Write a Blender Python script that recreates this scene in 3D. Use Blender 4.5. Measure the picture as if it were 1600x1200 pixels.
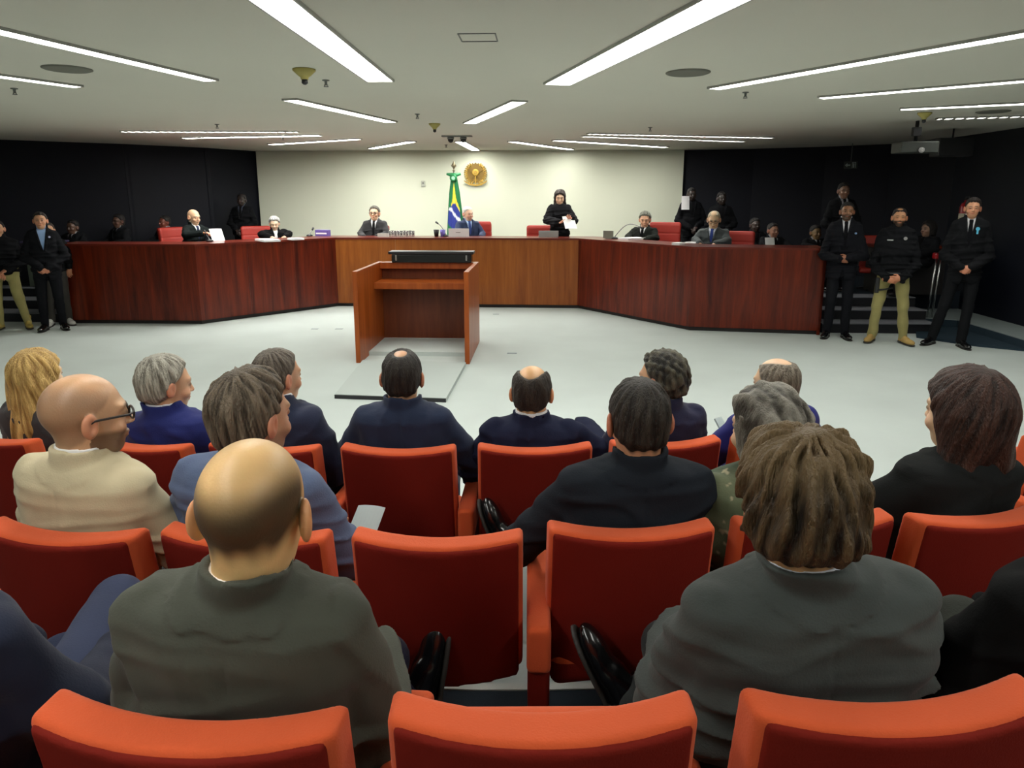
import bpy, bmesh, math, random
import numpy as np
from math import sin, cos, tan, radians, pi, sqrt
from mathutils import Vector, Matrix
random.seed(7)
for o in list(bpy.data.objects): bpy.data.objects.remove(o)
SC = bpy.context.scene
COL = SC.collection

# ------------------------------------------------------------------ camera, world, exposure
FPX, PITCH, YAW, HC = 1100.0, radians(12), radians(2.5), 1.88
PPX, PPY = 800.0, 308 + FPX * tan(PITCH)
cam = bpy.data.cameras.new('camera')
cam.sensor_width = 36.0; cam.lens = FPX / 1600 * 36
cam.shift_y = (PPY - 600) / 1600
cam.clip_start = 0.05; cam.clip_end = 100
co = bpy.data.objects.new('camera', cam); COL.objects.link(co)
co.location = (0, 0, HC); co.rotation_euler = (pi / 2 - PITCH, 0, YAW)
SC.camera = co
w = bpy.data.worlds.new('world'); SC.world = w; w.use_nodes = True
w.node_tree.nodes['Background'].inputs[0].default_value = (0.5, 0.55, 0.6, 1)
w.node_tree.nodes['Background'].inputs[1].default_value = 0.05
SC.view_settings.view_transform = 'Standard'; SC.view_settings.look = 'None'
SC.view_settings.exposure = 0.95; SC.view_settings.gamma = 1.0
SC.view_settings.use_curve_mapping = False
LAMP = 11.0          # radiance of the ceiling light diffusers

# ------------------------------------------------------------------ measuring helpers (pixel -> world)
def ray(px, py):
    x = (px - PPX) / FPX; y = -(py - PPY) / FPX
    d = Vector((x, cos(PITCH) + y * sin(PITCH), -sin(PITCH) + y * cos(PITCH)))
    return Vector((cos(YAW) * d.x - sin(YAW) * d.y, sin(YAW) * d.x + cos(YAW) * d.y, d.z))
CP = Vector((0, 0, HC))
def onz(px, py, z): d = ray(px, py); return CP + d * ((z - HC) / d.z)
def ony(px, py, Y): d = ray(px, py); return CP + d * (Y / d.y)

# ------------------------------------------------------------------ materials
def lin(c):
    return tuple(((v / 255) / 12.92 if v / 255 <= 0.04045 else ((v / 255 + 0.055) / 1.055) ** 2.4) for v in c)
MATS = {}
def mat(name, col, rough=0.6, metal=0.0, bump=0.0, bscale=60, var=0.0, vscale=4, stretch=(1, 1, 1), coat=0.0, spec=0.5, emit=None, attr=False, alpha=None, sss=0.0, sheen=0.0):
    if name in MATS: return MATS[name]
    m = bpy.data.materials.new(name); m.use_nodes = True
    nt = m.node_tree; b = nt.nodes['Principled BSDF']
    c4 = (*col, 1)
    b.inputs['Base Color'].default_value = c4
    b.inputs['Roughness'].default_value = rough; b.inputs['Metallic'].default_value = metal
    b.inputs['Specular IOR Level'].default_value = spec
    if coat: b.inputs['Coat Weight'].default_value = coat; b.inputs['Coat Roughness'].default_value = 0.12
    if sheen: b.inputs['Sheen Weight'].default_value = sheen; b.inputs['Sheen Roughness'].default_value = 0.5
    if sss:
        b.inputs['Subsurface Weight'].default_value = sss; b.inputs['Subsurface Scale'].default_value = 0.01
        b.inputs['Subsurface Radius'].default_value = (1, 0.3, 0.15)
    tc = nt.nodes.new('ShaderNodeTexCoord'); mp = nt.nodes.new('ShaderNodeMapping')
    mp.inputs['Scale'].default_value = stretch
    nt.links.new(tc.outputs['Object'], mp.inputs['Vector'])
    src = None
    if attr:
        a = nt.nodes.new('ShaderNodeAttribute'); a.attribute_name = 'Col'; src = a.outputs['Color']
    if var:
        n = nt.nodes.new('ShaderNodeTexNoise'); n.inputs['Scale'].default_value = vscale; n.inputs['Detail'].default_value = 4
        nt.links.new(mp.outputs['Vector'], n.inputs['Vector'])
        r = nt.nodes.new('ShaderNodeMapRange'); r.inputs['From Min'].default_value = 0.25; r.inputs['From Max'].default_value = 0.75
        r.inputs['To Min'].default_value = 1 - var; r.inputs['To Max'].default_value = 1 + var
        nt.links.new(n.outputs['Fac'], r.inputs['Value'])
        mx = nt.nodes.new('ShaderNodeVectorMath'); mx.operation = 'SCALE'
        if src: nt.links.new(src, mx.inputs[0])
        else: mx.inputs[0].default_value = col
        nt.links.new(r.outputs['Result'], mx.inputs['Scale'])
        src = mx.outputs['Vector']
    if src: nt.links.new(src, b.inputs['Base Color'])
    if bump:
        n2 = nt.nodes.new('ShaderNodeTexNoise'); n2.inputs['Scale'].default_value = bscale; n2.inputs['Detail'].default_value = 3
        nt.links.new(mp.outputs['Vector'], n2.inputs['Vector'])
        bp = nt.nodes.new('ShaderNodeBump'); bp.inputs['Strength'].default_value = bump; bp.inputs['Distance'].default_value = 0.01
        nt.links.new(n2.outputs['Fac'], bp.inputs['Height']); nt.links.new(bp.outputs['Normal'], b.inputs['Normal'])
    if emit:
        b.inputs['Emission Color'].default_value = (*emit[0], 1); b.inputs['Emission Strength'].default_value = emit[1]
    if alpha is not None:
        b.inputs['Transmission Weight'].default_value = alpha
    MATS[name] = m
    return m

def wood(name, c1, c2, scale=1.0, coat=0.35, rough=0.32, axis='z'):
    if name in MATS: return MATS[name]
    m = mat(name, c1, rough=rough, coat=coat, spec=0.3)
    nt = m.node_tree; b = nt.nodes['Principled BSDF']
    tc = nt.nodes.new('ShaderNodeTexCoord'); mp = nt.nodes.new('ShaderNodeMapping')
    s = {'z': (9, 9, 0.7), 'x': (0.7, 9, 9)}[axis]
    mp.inputs['Scale'].default_value = tuple(v * scale for v in s)
    nt.links.new(tc.outputs['Object'], mp.inputs['Vector'])
    n = nt.nodes.new('ShaderNodeTexNoise'); n.inputs['Scale'].default_value = 1.6; n.inputs['Detail'].default_value = 7
    n.inputs['Roughness'].default_value = 0.65; n.inputs['Distortion'].default_value = 0.5
    nt.links.new(mp.outputs['Vector'], n.inputs['Vector'])
    r = nt.nodes.new('ShaderNodeValToRGB')
    r.color_ramp.elements[0].position = 0.32; r.color_ramp.elements[0].color = (*c1, 1)
    r.color_ramp.elements[1].position = 0.7; r.color_ramp.elements[1].color = (*c2, 1)
    nt.links.new(n.outputs['Fac'], r.inputs['Fac']); nt.links.new(r.outputs['Color'], b.inputs['Base Color'])
    return m

M_SKIN = mat('skin', (0.6, 0.4, 0.3), rough=0.42, attr=True, sss=0.08, bump=0.08, bscale=180)
M_HAIR = mat('hair_strands', (0.1, 0.1, 0.1), rough=0.5, attr=True, bump=0.9, bscale=240, stretch=(1, 1, 0.25), spec=0.4)
M_CLOTHCOL = mat('patterned_cloth', (0.2, 0.2, 0.2), rough=0.8, attr=True, bump=0.15, bscale=150)
def cloth(c, bump=0.12, rough=0.85, spec=0.25):
    k = 'cloth_%d_%d_%d' % tuple(int(v) for v in c)
    return mat(k, lin(c), rough=rough, bump=bump, bscale=220, var=0.12, vscale=6, spec=spec if sum(c) > 120 else 0.12, sheen=0.08 if sum(c) > 120 else 0.0)

# ------------------------------------------------------------------ object helpers
def new_obj(name, me, m=None, parent=None, kind=None):
    o = bpy.data.objects.new(name, me); COL.objects.link(o)
    if m is not None:
        for mm in (m if isinstance(m, (list, tuple)) else [m]): me.materials.append(mm)
    if parent is not None: o.parent = parent
    if kind: o['kind'] = kind
    return o
def thing(name, label, cat, loc=(0, 0, 0), rz=0.0, group=None):
    o = bpy.data.objects.new(name, None); COL.objects.link(o); o.empty_display_size = 0.1
    o.location = loc; o.rotation_euler = (0, 0, rz); o['label'] = label; o['category'] = cat
    if group: o['group'] = group
    return o
def tag(o, label, cat, group=None, kind=None):
    o['label'] = label; o['category'] = cat
    if group: o['group'] = group
    if kind: o['kind'] = kind
    return o
def dup(root, loc=None, rz=None, label=None, group=None):
    r = root.copy(); COL.objects.link(r)
    if loc is not None: r.location = loc
    if rz is not None: r.rotation_euler = (0, 0, rz)
    if label: r['label'] = label
    if group: r['group'] = group
    for ch in list(root.children):
        c = ch.copy(); COL.objects.link(c); c.parent = r
        for g in list(ch.children):
            d = g.copy(); COL.objects.link(d); d.parent = c
    return r

class MB:
    """collects simple shapes into one mesh"""
    def __init__(s): s.bm = bmesh.new()
    def box(s, lo, hi, bev=0.0, mi=0, M=None):
        lo = Vector(lo); hi = Vector(hi); c = (lo + hi) / 2; d = hi - lo
        r = bmesh.ops.create_cube(s.bm, size=1.0, matrix=Matrix.Translation(c) @ Matrix.Diagonal((d.x, d.y, d.z, 1)))
        vs = r['verts']; fs = set(f for v in vs for f in v.link_faces)
        if bev:
            es = list(set(e for v in vs for e in v.link_edges))
            rb = bmesh.ops.bevel(s.bm, geom=es, offset=bev, segments=2, affect='EDGES', profile=0.5)
            fs = set(rb['faces']) | set(f for f in fs if f.is_valid)
            for f in list(fs):
                for v in f.verts: fs |= set(v.link_faces)
            vs = list(set(v for f in fs for v in f.verts))
        for f in fs: f.material_index = mi
        if M is not None: bmesh.ops.transform(s.bm, matrix=M, verts=vs)
        return s
    def tube(s, pts, r, n=10, mi=0, caps=True):
        pts = [Vector(p) for p in pts]; rs = r if isinstance(r, (list, tuple)) else [r] * len(pts)
        rings = []; up = None
        for i, p in enumerate(pts):
            t = (pts[min(i + 1, len(pts) - 1)] - pts[max(i - 1, 0)]).normalized()
            if up is None: up = Vector((0, 0, 1)) if abs(t.z) < 0.9 else Vector((1, 0, 0))
            a = t.cross(up).normalized(); b = a.cross(t).normalized(); up = b
            rings.append([s.bm.verts.new(p + (a * cos(2 * pi * k / n) + b * sin(2 * pi * k / n)) * rs[i]) for k in range(n)])
        for i in range(len(rings) - 1):
            for k in range(n):
                f = s.bm.faces.new((rings[i][k], rings[i][(k + 1) % n], rings[i + 1][(k + 1) % n], rings[i + 1][k])); f.smooth = True; f.material_index = mi
        if caps:
            for rg in (rings[0][::-1], rings[-1]):
                f = s.bm.faces.new(rg); f.material_index = mi
        return s
    def lathe(s, prof, n=20, c=(0, 0, 0), mi=0, axis='z'):
        c = Vector(c); rings = []
        for r, z in prof:
            ring = []
            for k in range(n):
                x = r * cos(2 * pi * k / n); y = r * sin(2 * pi * k / n)
                p = Vector((x, y, z)) if axis == 'z' else Vector((x, -z, y))
                ring.append(s.bm.verts.new(c + p))
            rings.append(ring)
        for i in range(len(rings) - 1):
            for k in range(n):
                f = s.bm.faces.new((rings[i][k], rings[i][(k + 1) % n], rings[i + 1][(k + 1) % n], rings[i + 1][k])); f.smooth = True; f.material_index = mi
        for rg in (rings[0][::-1], rings[-1]):
            f = s.bm.faces.new(rg); f.material_index = mi
        return s
    def prism(s, poly, z0, z1, mi=0):
        a = [s.bm.verts.new((p[0], p[1], z0)) for p in poly]; b = [s.bm.verts.new((p[0], p[1], z1)) for p in poly]
        n = len(poly)
        for k in range(n):
            f = s.bm.faces.new((a[k], a[(k + 1) % n], b[(k + 1) % n], b[k])); f.material_index = mi
        f = s.bm.faces.new(a[::-1]); f.material_index = mi
        f = s.bm.faces.new(b); f.material_index = mi
        return s
    def plate(s, poly, y0, y1, mi=0, M=None):
        """polygon in x,z extruded along y"""
        a = [s.bm.verts.new((p[0], y0, p[1])) for p in poly]; b = [s.bm.verts.new((p[0], y1, p[1])) for p in poly]
        n = len(poly)
        for k in range(n):
            f = s.bm.faces.new((a[k], a[(k + 1) % n], b[(k + 1) % n], b[k])); f.material_index = mi
        f = s.bm.faces.new(a[::-1]); f.material_index = mi
        f = s.bm.faces.new(b); f.material_index = mi
        if M is not None: bmesh.ops.transform(s.bm, matrix=M, verts=a + b)
        return s
    def xf(s, M): bmesh.ops.transform(s.bm, matrix=M, verts=s.bm.verts); return s
    def build(s, name, m, parent=None, kind=None):
        bmesh.ops.recalc_face_normals(s.bm, faces=s.bm.faces)
        me = bpy.data.meshes.new(name); s.bm.to_mesh(me); s.bm.free()
        return new_obj(name, me, m, parent, kind)

# ------------------------------------------------------------------ signed-distance modelling (organic shapes)
A = lambda *v: np.array(v, dtype=np.float32)
def cap(P, a, b, ra, rb=None):
    rb = ra if rb is None else rb
    x, y, z = P; a = [float(v) for v in a]; b = [float(v) for v in b]
    d = [b[i] - a[i] for i in range(3)]; dd = sum(v * v for v in d) + 1e-12
    t = np.clip(((x - a[0]) * d[0] + (y - a[1]) * d[1] + (z - a[2]) * d[2]) / dd, 0, 1)
    return np.sqrt((x - a[0] - d[0] * t) ** 2 + (y - a[1] - d[1] * t) ** 2 + (z - a[2] - d[2] * t) ** 2) - (ra + (rb - ra) * t)
def ell(P, c, r):
    x, y, z = ((P[i] - c[i]) for i in range(3))
    k0 = np.sqrt((x / r[0]) ** 2 + (y / r[1]) ** 2 + (z / r[2]) ** 2)
    k1 = np.sqrt((x / r[0] ** 2) ** 2 + (y / r[1] ** 2) ** 2 + (z / r[2] ** 2) ** 2) + 1e-9
    return k0 * (k0 - 1) / k1
def rbox(P, c, b, r):
    q = [np.abs(P[i] - c[i]) - (b[i] - r) for i in range(3)]
    return np.sqrt(sum(np.maximum(v, 0) ** 2 for v in q)) + np.minimum(np.maximum(np.maximum(q[0], q[1]), q[2]), 0) - r
def smin(a, b, k):
    h = np.clip(0.5 + 0.5 * (b - a) / k, 0, 1)
    return b + (a - b) * h - k * h * (1 - h)
def smax(a, b, k): return -smin(-a, -b, k)
def sstep(v, a, b):
    t = np.clip((v - a) / (b - a), 0, 1); return t * t * (3 - 2 * t)
def wob(P, f, seed, n=5):
    rs = np.random.RandomState(seed); s = 0
    for i in range(n):
        k = rs.normal(size=3) * np.array(f); s = s + np.sin(P[0] * k[0] + P[1] * k[1] + P[2] * k[2] + rs.uniform(0, 6.28))
    return s / sqrt(n)
def surf(f, lo, hi, h):
    lo = np.array(lo, dtype=np.float32); hi = np.array(hi, dtype=np.float32)
    ax = [np.arange(lo[i], hi[i] + h, h, dtype=np.float32) for i in range(3)]
    P = np.meshgrid(*ax, indexing='ij')
    V = np.asarray(f(P), dtype=np.float32)
    V[0] = V[-1] = 1e-3 + np.abs(V[0]) * 0; V[:, 0] = 1e-3; V[:, -1] = 1e-3; V[:, :, 0] = 1e-3; V[:, :, -1] = 1e-3
    S = V < 0; nx, ny, nz = V.shape; cs = (nx - 1, ny - 1, nz - 1)
    cnt = np.zeros(cs, np.float32); pos = np.zeros(cs + (3,), np.float32)
    for a in range(3):
        sl0 = [slice(None)] * 3; sl1 = [slice(None)] * 3
        sl0[a] = slice(0, -1); sl1[a] = slice(1, None)
        v0 = V[tuple(sl0)]; v1 = V[tuple(sl1)]; cr = S[tuple(sl0)] != S[tuple(sl1)]
        t = np.where(cr, v0 / np.where(cr, v0 - v1, 1), 0)
        o1, o2 = [i for i in range(3) if i != a]
        for p in (0, 1):
            for q in (0, 1):
                s = [slice(None)] * 3
                s[o1] = slice(p, p + cs[o1]); s[o2] = slice(q, q + cs[o2])
                s = tuple(s); c = cr[s]
                cnt += c; pos[..., a] += t[s] * c; pos[..., o1] += p * c; pos[..., o2] += q * c
    act = cnt > 0; idx = np.full(cs, -1, np.int64); n = int(act.sum()); idx[act] = np.arange(n)
    ii = np.argwhere(act).astype(np.float32)
    verts = lo + h * (ii + pos[act] / cnt[act][:, None])
    faces = []
    for a in range(3):
        o1, o2 = [(1, 2), (2, 0), (0, 1)][a]
        s0 = [slice(1, -1)] * 3; s1 = [slice(1, -1)] * 3
        s0[a] = slice(0, -1); s1[a] = slice(1, None)
        A0 = S[tuple(s0)]; A1 = S[tuple(s1)]; e = np.argwhere(A0 != A1)
        if len(e) == 0: continue
        fl = A0[tuple(e.T)]
        b = e.copy(); b[:, o1] += 1; b[:, o2] += 1
        def cell(d1, d2):
            c = b.copy(); c[:, o1] += d1; c[:, o2] += d2; return idx[c[:, 0], c[:, 1], c[:, 2]]
        q = np.stack([cell(-1, -1), cell(0, -1), cell(0, 0), cell(-1, 0)], 1)
        q[~fl] = q[~fl][:, ::-1]; faces.append(q)
    F = np.concatenate(faces) if faces else np.zeros((0, 4), np.int64)
    F = F[(F >= 0).all(1)]
    return verts, F
def join(parts):
    vs = []; fs = []; n = 0
    for v, f in parts: vs.append(v); fs.append(f + n); n += len(v)
    return np.concatenate(vs), np.concatenate(fs)
def to_mesh(name, v, f, col=None):
    me = bpy.data.meshes.new(name)
    me.vertices.add(len(v)); me.vertices.foreach_set('co', np.asarray(v, np.float32).ravel())
    me.loops.add(len(f) * 4); me.loops.foreach_set('vertex_index', f.ravel().astype(np.int32))
    me.polygons.add(len(f)); me.polygons.foreach_set('loop_start', np.arange(0, len(f) * 4, 4, dtype=np.int32))
    me.polygons.foreach_set('loop_total', np.full(len(f), 4, np.int32))
    me.update(calc_edges=True); me.polygons.foreach_set('use_smooth', np.ones(len(f), bool)); me.validate()
    if col is not None:
        a = me.color_attributes.new('Col', 'FLOAT_COLOR', 'POINT')
        c4 = np.concatenate([col, np.ones((len(col), 1))], 1).astype(np.float32); a.data.foreach_set('color', c4.ravel())
    return me
def sdf_obj(name, f, lo, hi, h, m, parent=None, colf=None):
    v, q = surf(f, lo, hi, h)
    return new_obj(name, to_mesh(name, v, q, colf(v) if colf else None), m, parent)

# ------------------------------------------------------------------ the room
def struct(o): o['kind'] = 'structure'; return o
ZC = 2.823
carpet = mat('pale_blue_grey_carpet', lin((190, 199, 196)), rough=0.95, bump=0.25, bscale=300, var=0.05, vscale=1.3, spec=0.1)
carpet2 = mat('dark_grey_carpet', lin((38, 45, 52)), rough=0.95, bump=0.3, bscale=300, var=0.08, vscale=3, spec=0.1)
plaster = mat('ceiling_plaster', lin((216, 213, 200)), rough=0.9, var=0.02, vscale=0.8)
cream = mat('cream_wall_paint', lin((226, 230, 210)), rough=0.8, var=0.02, vscale=1)
navy = mat('dark_navy_wall_panel', lin((17, 19, 28)), rough=0.6, var=0.15, vscale=1.5, spec=0.2)
blue_w = mat('deep_blue_wall_paint', lin((9, 14, 26)), rough=0.5, var=0.15, vscale=1.5, spec=0.3)
steel = mat('brushed_steel', (0.6, 0.6, 0.6), rough=0.25, metal=1.0)
black = mat('black_plastic', (0.012, 0.012, 0.014), rough=0.4)
white_p = mat('white_paper', (0.85, 0.85, 0.86), rough=0.7)
FL = MB().box((-13, -3, -0.1), (10, 17, 0)); struct(FL.build('floor', carpet))
struct(MB().box((-13, -3, ZC), (10, 17, ZC + 0.1)).build('ceiling', plaster))
struct(MB().box((-6.02, 15.0, 0), (2.86, 15.15, ZC)).build('wall_back', cream))
def wallseg(name, pts, m, th=0.12, z1=ZC):
    mb = MB()
    for a, b in zip(pts, pts[1:]):
        a = Vector(a); b = Vector(b); d = (b - a).normalized(); n = Vector((-d.y, d.x)) * th
        e = d * 0.04
        mb.prism([a - e, b + e, b + e + n, a - e + n], 0, z1)
    return struct(mb.build(name, m))
wallseg('wall_left', [(-12.2, -2.9), (-12.2, 5.5), (-11.2, 9.2), (-9.3, 11.75), (-7.6, 12.95), (-6.6, 14.0), (-6.02, 15.12)][::-1][::-1], navy, th=0.12)
wallseg('wall_right', [(2.86, 15.12), (4.2, 14.75), (5.4, 14.2), (6.3, 13.5), (6.62, 12.0)], navy)
wallseg('wall_right_side', [(6.62, 12.0), (6.62, -2.9)], blue_w)
wallseg('wall_rear', [(6.75, -2.9), (-12.2, -2.9)], cream)

# dais behind the bench, with steps at either end
desk_front = [(-7.3, 10.22), (-5.13, 10.25), (-3.58, 12.12), (0.6, 12.05), (2.1, 10.05), (3.86, 9.8)]
DZ = 0.42
dais = [(-8.6, 11.3), (-7.25, 11.3), (-7.2, 10.4), (-5.2, 10.4), (-3.66, 12.27), (0.68, 12.2), (2.17, 10.2), (3.9, 9.95), (3.95, 11.0), (5.6, 11.0), (5.6, 11.4), (6.62, 11.4), (6.6, 12.2), (6.2, 13.4), (4.1, 14.7), (2.86, 15), (-6.0, 15), (-6.5, 14), (-7.6, 12.9), (-9.2, 11.7)]
struct(MB().prism(dais, 0.0, DZ).build('dais_platform', carpet2))
step_top = mat('grey_step_carpet', lin((112, 114, 120)), rough=0.95, bump=0.2, bscale=300, spec=0.1)
step_riser = mat('dark_step_riser', lin((22, 24, 30)), rough=0.7)
def steps(name, x0, x1, ys, label_n):
    mb = MB()
    for i, (ya, yb) in enumerate(ys):
        z1 = 0.14 * (i + 1)
        mb.box((x0, ya, 0.0), (x1, yb, z1 - 0.012), mi=1)
        mb.box((x0, ya - 0.015, z1 - 0.012), (x1, yb, z1), mi=0)
    return struct(mb.build(name, [step_top, step_riser]))
steps('trim_1', 3.95, 5.55, [(9.98, 10.32), (10.32, 10.66), (10.66, 11.05)], 1)
steps('trim_2', -9.4, -7.32, [(10.35, 10.75), (10.75, 11.15), (11.15, 11.5)], 2)
# low platform along the right wall
rp = [tuple(onz(x, y, 0)[:2]) for x, y in ((1432, 528), (1520, 541), (1600, 549))]
rp = [rp[0], rp[1], rp[2], (6.02, 8.0), (6.02, 10.5), (5.56, 10.6)]
M_blued = mat('slate_blue_carpet', lin((44, 58, 68)), rough=0.95, bump=0.25, bscale=250, var=0.1, vscale=3, spec=0.1)
struct(MB().prism(rp, 0, 0.03).build('trim_3', M_blued))
rz_ = [(6.02, 5.0), (6.62, 5.0), (6.62, 11.4), (5.56, 11.4), (5.56, 10.55), (6.02, 10.35)]
struct(MB().prism(rz_, 0, 0.128).build('trim_4', M_blued))
struct(MB().prism(rz_, 0.128, 0.14).build('trim_9', mat('grey_green_step_carpet', lin((128, 138, 138)), rough=0.95, bump=0.2, bscale=300, spec=0.1)))

# audience tiers: z = 0.1 and 0.2 with pale nosing strips
nose = mat('pale_step_nosing', lin((190, 195, 190)), rough=0.5)
def arc_tier(name, yc, rise, z0, z1, m):
    cx0, R = -0.35, 5.2
    pts = []
    for i in range(41):
        x = -4.5 + 9.0 * i / 40
        pts.append((x, yc + 0.42 * min(1.0, ((x - cx0) / 2.2) ** 2) ))
    poly = pts + [(4.5, -2.85), (-4.5, -2.85)]
    struct(MB().prism(poly, z0, z1).build(name, m))
    return pts
p1 = arc_tier('trim_5', 2.30, 0, 0, 0.1, carpet2)
p2 = arc_tier('trim_6', 1.52, 0, 0.1, 0.2, carpet2)
for nm, pts, z in (('trim_7', p1, 0.1), ('trim_8', p2, 0.2)):
    mb = MB()
    for a, b in zip(pts, pts[1:]):
        mb.prism([a, b, (b[0], b[1] - 0.035), (a[0], a[1] - 0.035)], z, z + 0.006)
    struct(mb.build(nm, nose))

# ------------------------------------------------------------------ ceiling lights
M_lit = mat('lit_diffuser', (0.9, 0.9, 0.9), emit=((1.0, 0.985, 0.92), LAMP))
M_frame = mat('satin_aluminium_frame', (0.42, 0.42, 0.40), rough=0.4, metal=0.6)
M_louv = mat('grey_louver_blade', (0.35, 0.35, 0.35), rough=0.4, metal=0.3)
M_lit2 = mat('brighter_lit_diffuser', (0.9, 0.9, 0.9), emit=((1.0, 0.985, 0.92), LAMP * 1.7))
M_lit3 = mat('brightest_lit_diffuser', (0.9, 0.9, 0.9), emit=((1.0, 0.985, 0.92), LAMP * 3.2))
def lamp(a, b, wd, label, louvers=0):
    a = Vector((a[0], a[1])); b = Vector((b[0], b[1])); d = b - a; L = d.length
    c = (a + b) / 2; rz = math.atan2(d.y, d.x)
    t = thing('ceiling_light', label, 'ceiling light', (c.x, c.y, ZC - 0.014), rz, 'recessed linear ceiling lights')
    h = L / 2; k = wd / 2
    fr = MB()
    fr.box((-h - 0.014, -k - 0.014, -0.006), (h + 0.014, -k, 0.013)); fr.box((-h - 0.014, k, -0.006), (h + 0.014, k + 0.014, 0.013))
    fr.box((-h - 0.014, -k, -0.006), (-h, k, 0.013)); fr.box((h, -k, -0.006), (h + 0.014, k, 0.013))
    fr.build('frame', M_frame, t)
    MB().box((-h, -k, 0.0 if not louvers else 0.009), (h, k, 0.013)).build('diffuser', (M_lit3 if a[0] < -2 else M_lit2) if a[1] > 10 else M_lit, t)
    if louvers:
        lv = MB(); n = max(6, int(L / 0.11))
        for i in range(n):
            x = -h + L * (i + 0.5) / n
            lv.box((x - 0.022, -k, -0.006), (x + 0.022, k, 0.008))
        lv.build('louver', M_louv, t)
    return t
lamp((-1.30, 2.5), (-1.345, 6.04), 0.205, 'wide bright ceiling light left of centre running off the top edge of the picture')
lamp((1.22, 2.5), (0.11, 6.27), 0.215, 'wide bright ceiling light right of centre running off the top edge of the picture')
lamp((-3.35, 3.2), (-2.72, 5.95), 0.115, 'long ceiling light at upper left, the longer one nearer the camera')
lamp((-4.55, 5.1), (-4.02, 6.23), 0.11, 'short-looking ceiling light at the left edge below the long one')
lamp((-2.48, 7.13), (-1.94, 9.24), 0.15, 'ceiling light ahead of the yellow detector cone, pointing at the lectern from the left')
lamp((-0.25, 7.35), (-0.96, 9.44), 0.15, 'ceiling light above and right of the lectern, pointing at it')
lamp((3.6, 3.25), (1.49, 6.58), 0.125, 'longest ceiling light at upper right, beside the round speaker')
lamp((4.6, 5.75), (2.65, 7.22), 0.125, 'second ceiling light from the top along the right edge')
lamp((5.9, 7.3), (3.86, 8.17), 0.13, 'third ceiling light from the top along the right edge')
lamp((6.45, 8.72), (4.78, 9.16), 0.12, 'dotted louvered ceiling light lowest at the right edge near the projector', 1)
lamp((-6.11, 10.40), (-3.6, 10.56), 0.12, 'dotted louvered ceiling light over the left end of the bench', 1)
lamp((-5.79, 11.55), (-3.46, 11.16), 0.12, 'thin ceiling light just behind the dotted one over the left bench')
lamp((-4.93, 13.0), (-3.04, 11.88), 0.12, 'thin ceiling light above the left part of the cream wall')
lamp((-3.37, 14.15), (-2.26, 12.43), 0.14, 'short ceiling light above the dark-haired seated judge with glasses')
lamp((-1.44, 12.47), (-1.38, 14.7), 0.16, 'ceiling light straight above the flag beside the twin dome cameras')
lamp((-0.55, 12.51), (0.54, 14.6), 0.14, 'ceiling light above the standing woman in the black robe')
lamp((0.19, 12.27), (2.32, 14.04), 0.14, 'ceiling light above the right part of the cream wall')
lamp((0.62, 11.50), (3.39, 12.66), 0.12, 'half dotted ceiling light over the right bench, the farther of two parallel ones', 1)
lamp((0.67, 11.05), (3.64, 11.9), 0.12, 'fully dotted ceiling light over the right bench, the nearer of two parallel ones', 1)
# the same lights carry on over the audience behind the camera
lamp((-1.25, -1.8), (-1.3, 1.6), 0.205, 'ceiling light over the back of the audience, left of the camera')
lamp((2.6, -1.9), (1.6, 1.4), 0.205, 'ceiling light over the back of the audience, right of the camera')
lamp((-4.9, -0.6), (-3.8, 2.2), 0.16, 'ceiling light over the left rear seats')
lamp((6.0, -0.2), (4.6, 2.4), 0.16, 'ceiling light over the right rear seats')
lamp((-7.6, 4.4), (-5.9, 6.0), 0.16, 'ceiling light over the left side of the floor beyond the frame')

# ceiling fittings
yel = mat('yellowed_plastic', lin((176, 164, 90)), rough=0.5)
greyp = mat('grey_plastic', lin((110, 112, 108)), rough=0.5)
def detector(px, py, label, s=1.0, m=None):
    p = onz(px, py, ZC)
    t = thing('smoke_detector', label, 'smoke detector', (p.x, p.y, ZC), 0, 'smoke detectors on the ceiling')
    MB().lathe([(0.085 * s, 0), (0.085 * s, -0.012), (0.05 * s, -0.045), (0.03 * s, -0.06), (0.028 * s, -0.075)], 20).build('cone', m or yel, t)
    MB().lathe([(0.022 * s, -0.075), (0.024 * s, -0.10), (0.01 * s, -0.112)], 14).build('sensor_tip', black, t)
detector(475, 108, 'large yellowish cone detector between the two left ceiling lights')
detector(679, 193, 'small yellowish detector near the flag side of the ceiling', 0.9)
detector(1445, 176, 'yellowish ceiling detector at right above the hanging projector', 0.9)
def sprinkler(px, py, label):
    p = onz(px, py, ZC)
    t = thing('sprinkler', label, 'sprinkler', (p.x, p.y, ZC), 0, 'ceiling sprinklers')
    MB().lathe([(0.03, 0), (0.03, -0.006), (0.012, -0.01), (0.010, -0.04)], 14).build('body', greyp, t)
    MB().lathe([(0.02, -0.05), (0.02, -0.054)], 14).tube([(0.012, 0, -0.035), (0.014, 0, -0.05)], 0.003, 6).tube([(-0.012, 0, -0.035), (-0.014, 0, -0.05)], 0.003, 6).build('deflector', greyp, t)
for x, y, l in ((22, 138, 'sprinkler head at the far left below the two left-edge lights'), (509, 125, 'sprinkler head right of the large yellowish detector'),
                (339, 194, 'sprinkler head above the dotted light over the left bench'), (652, 178, 'sprinkler head between the two lights that point at the lectern'),
                (442, 214, 'sprinkler head just above the thin light by the left wall corner'), (1165, 144, 'sprinkler head below the longest upper right light'),
                (1016, 199, 'sprinkler head above the dotted lights on the right'), (697, 226, 'sprinkler head nearest the flag pole')):
    sprinkler(x, y, l)
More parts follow.
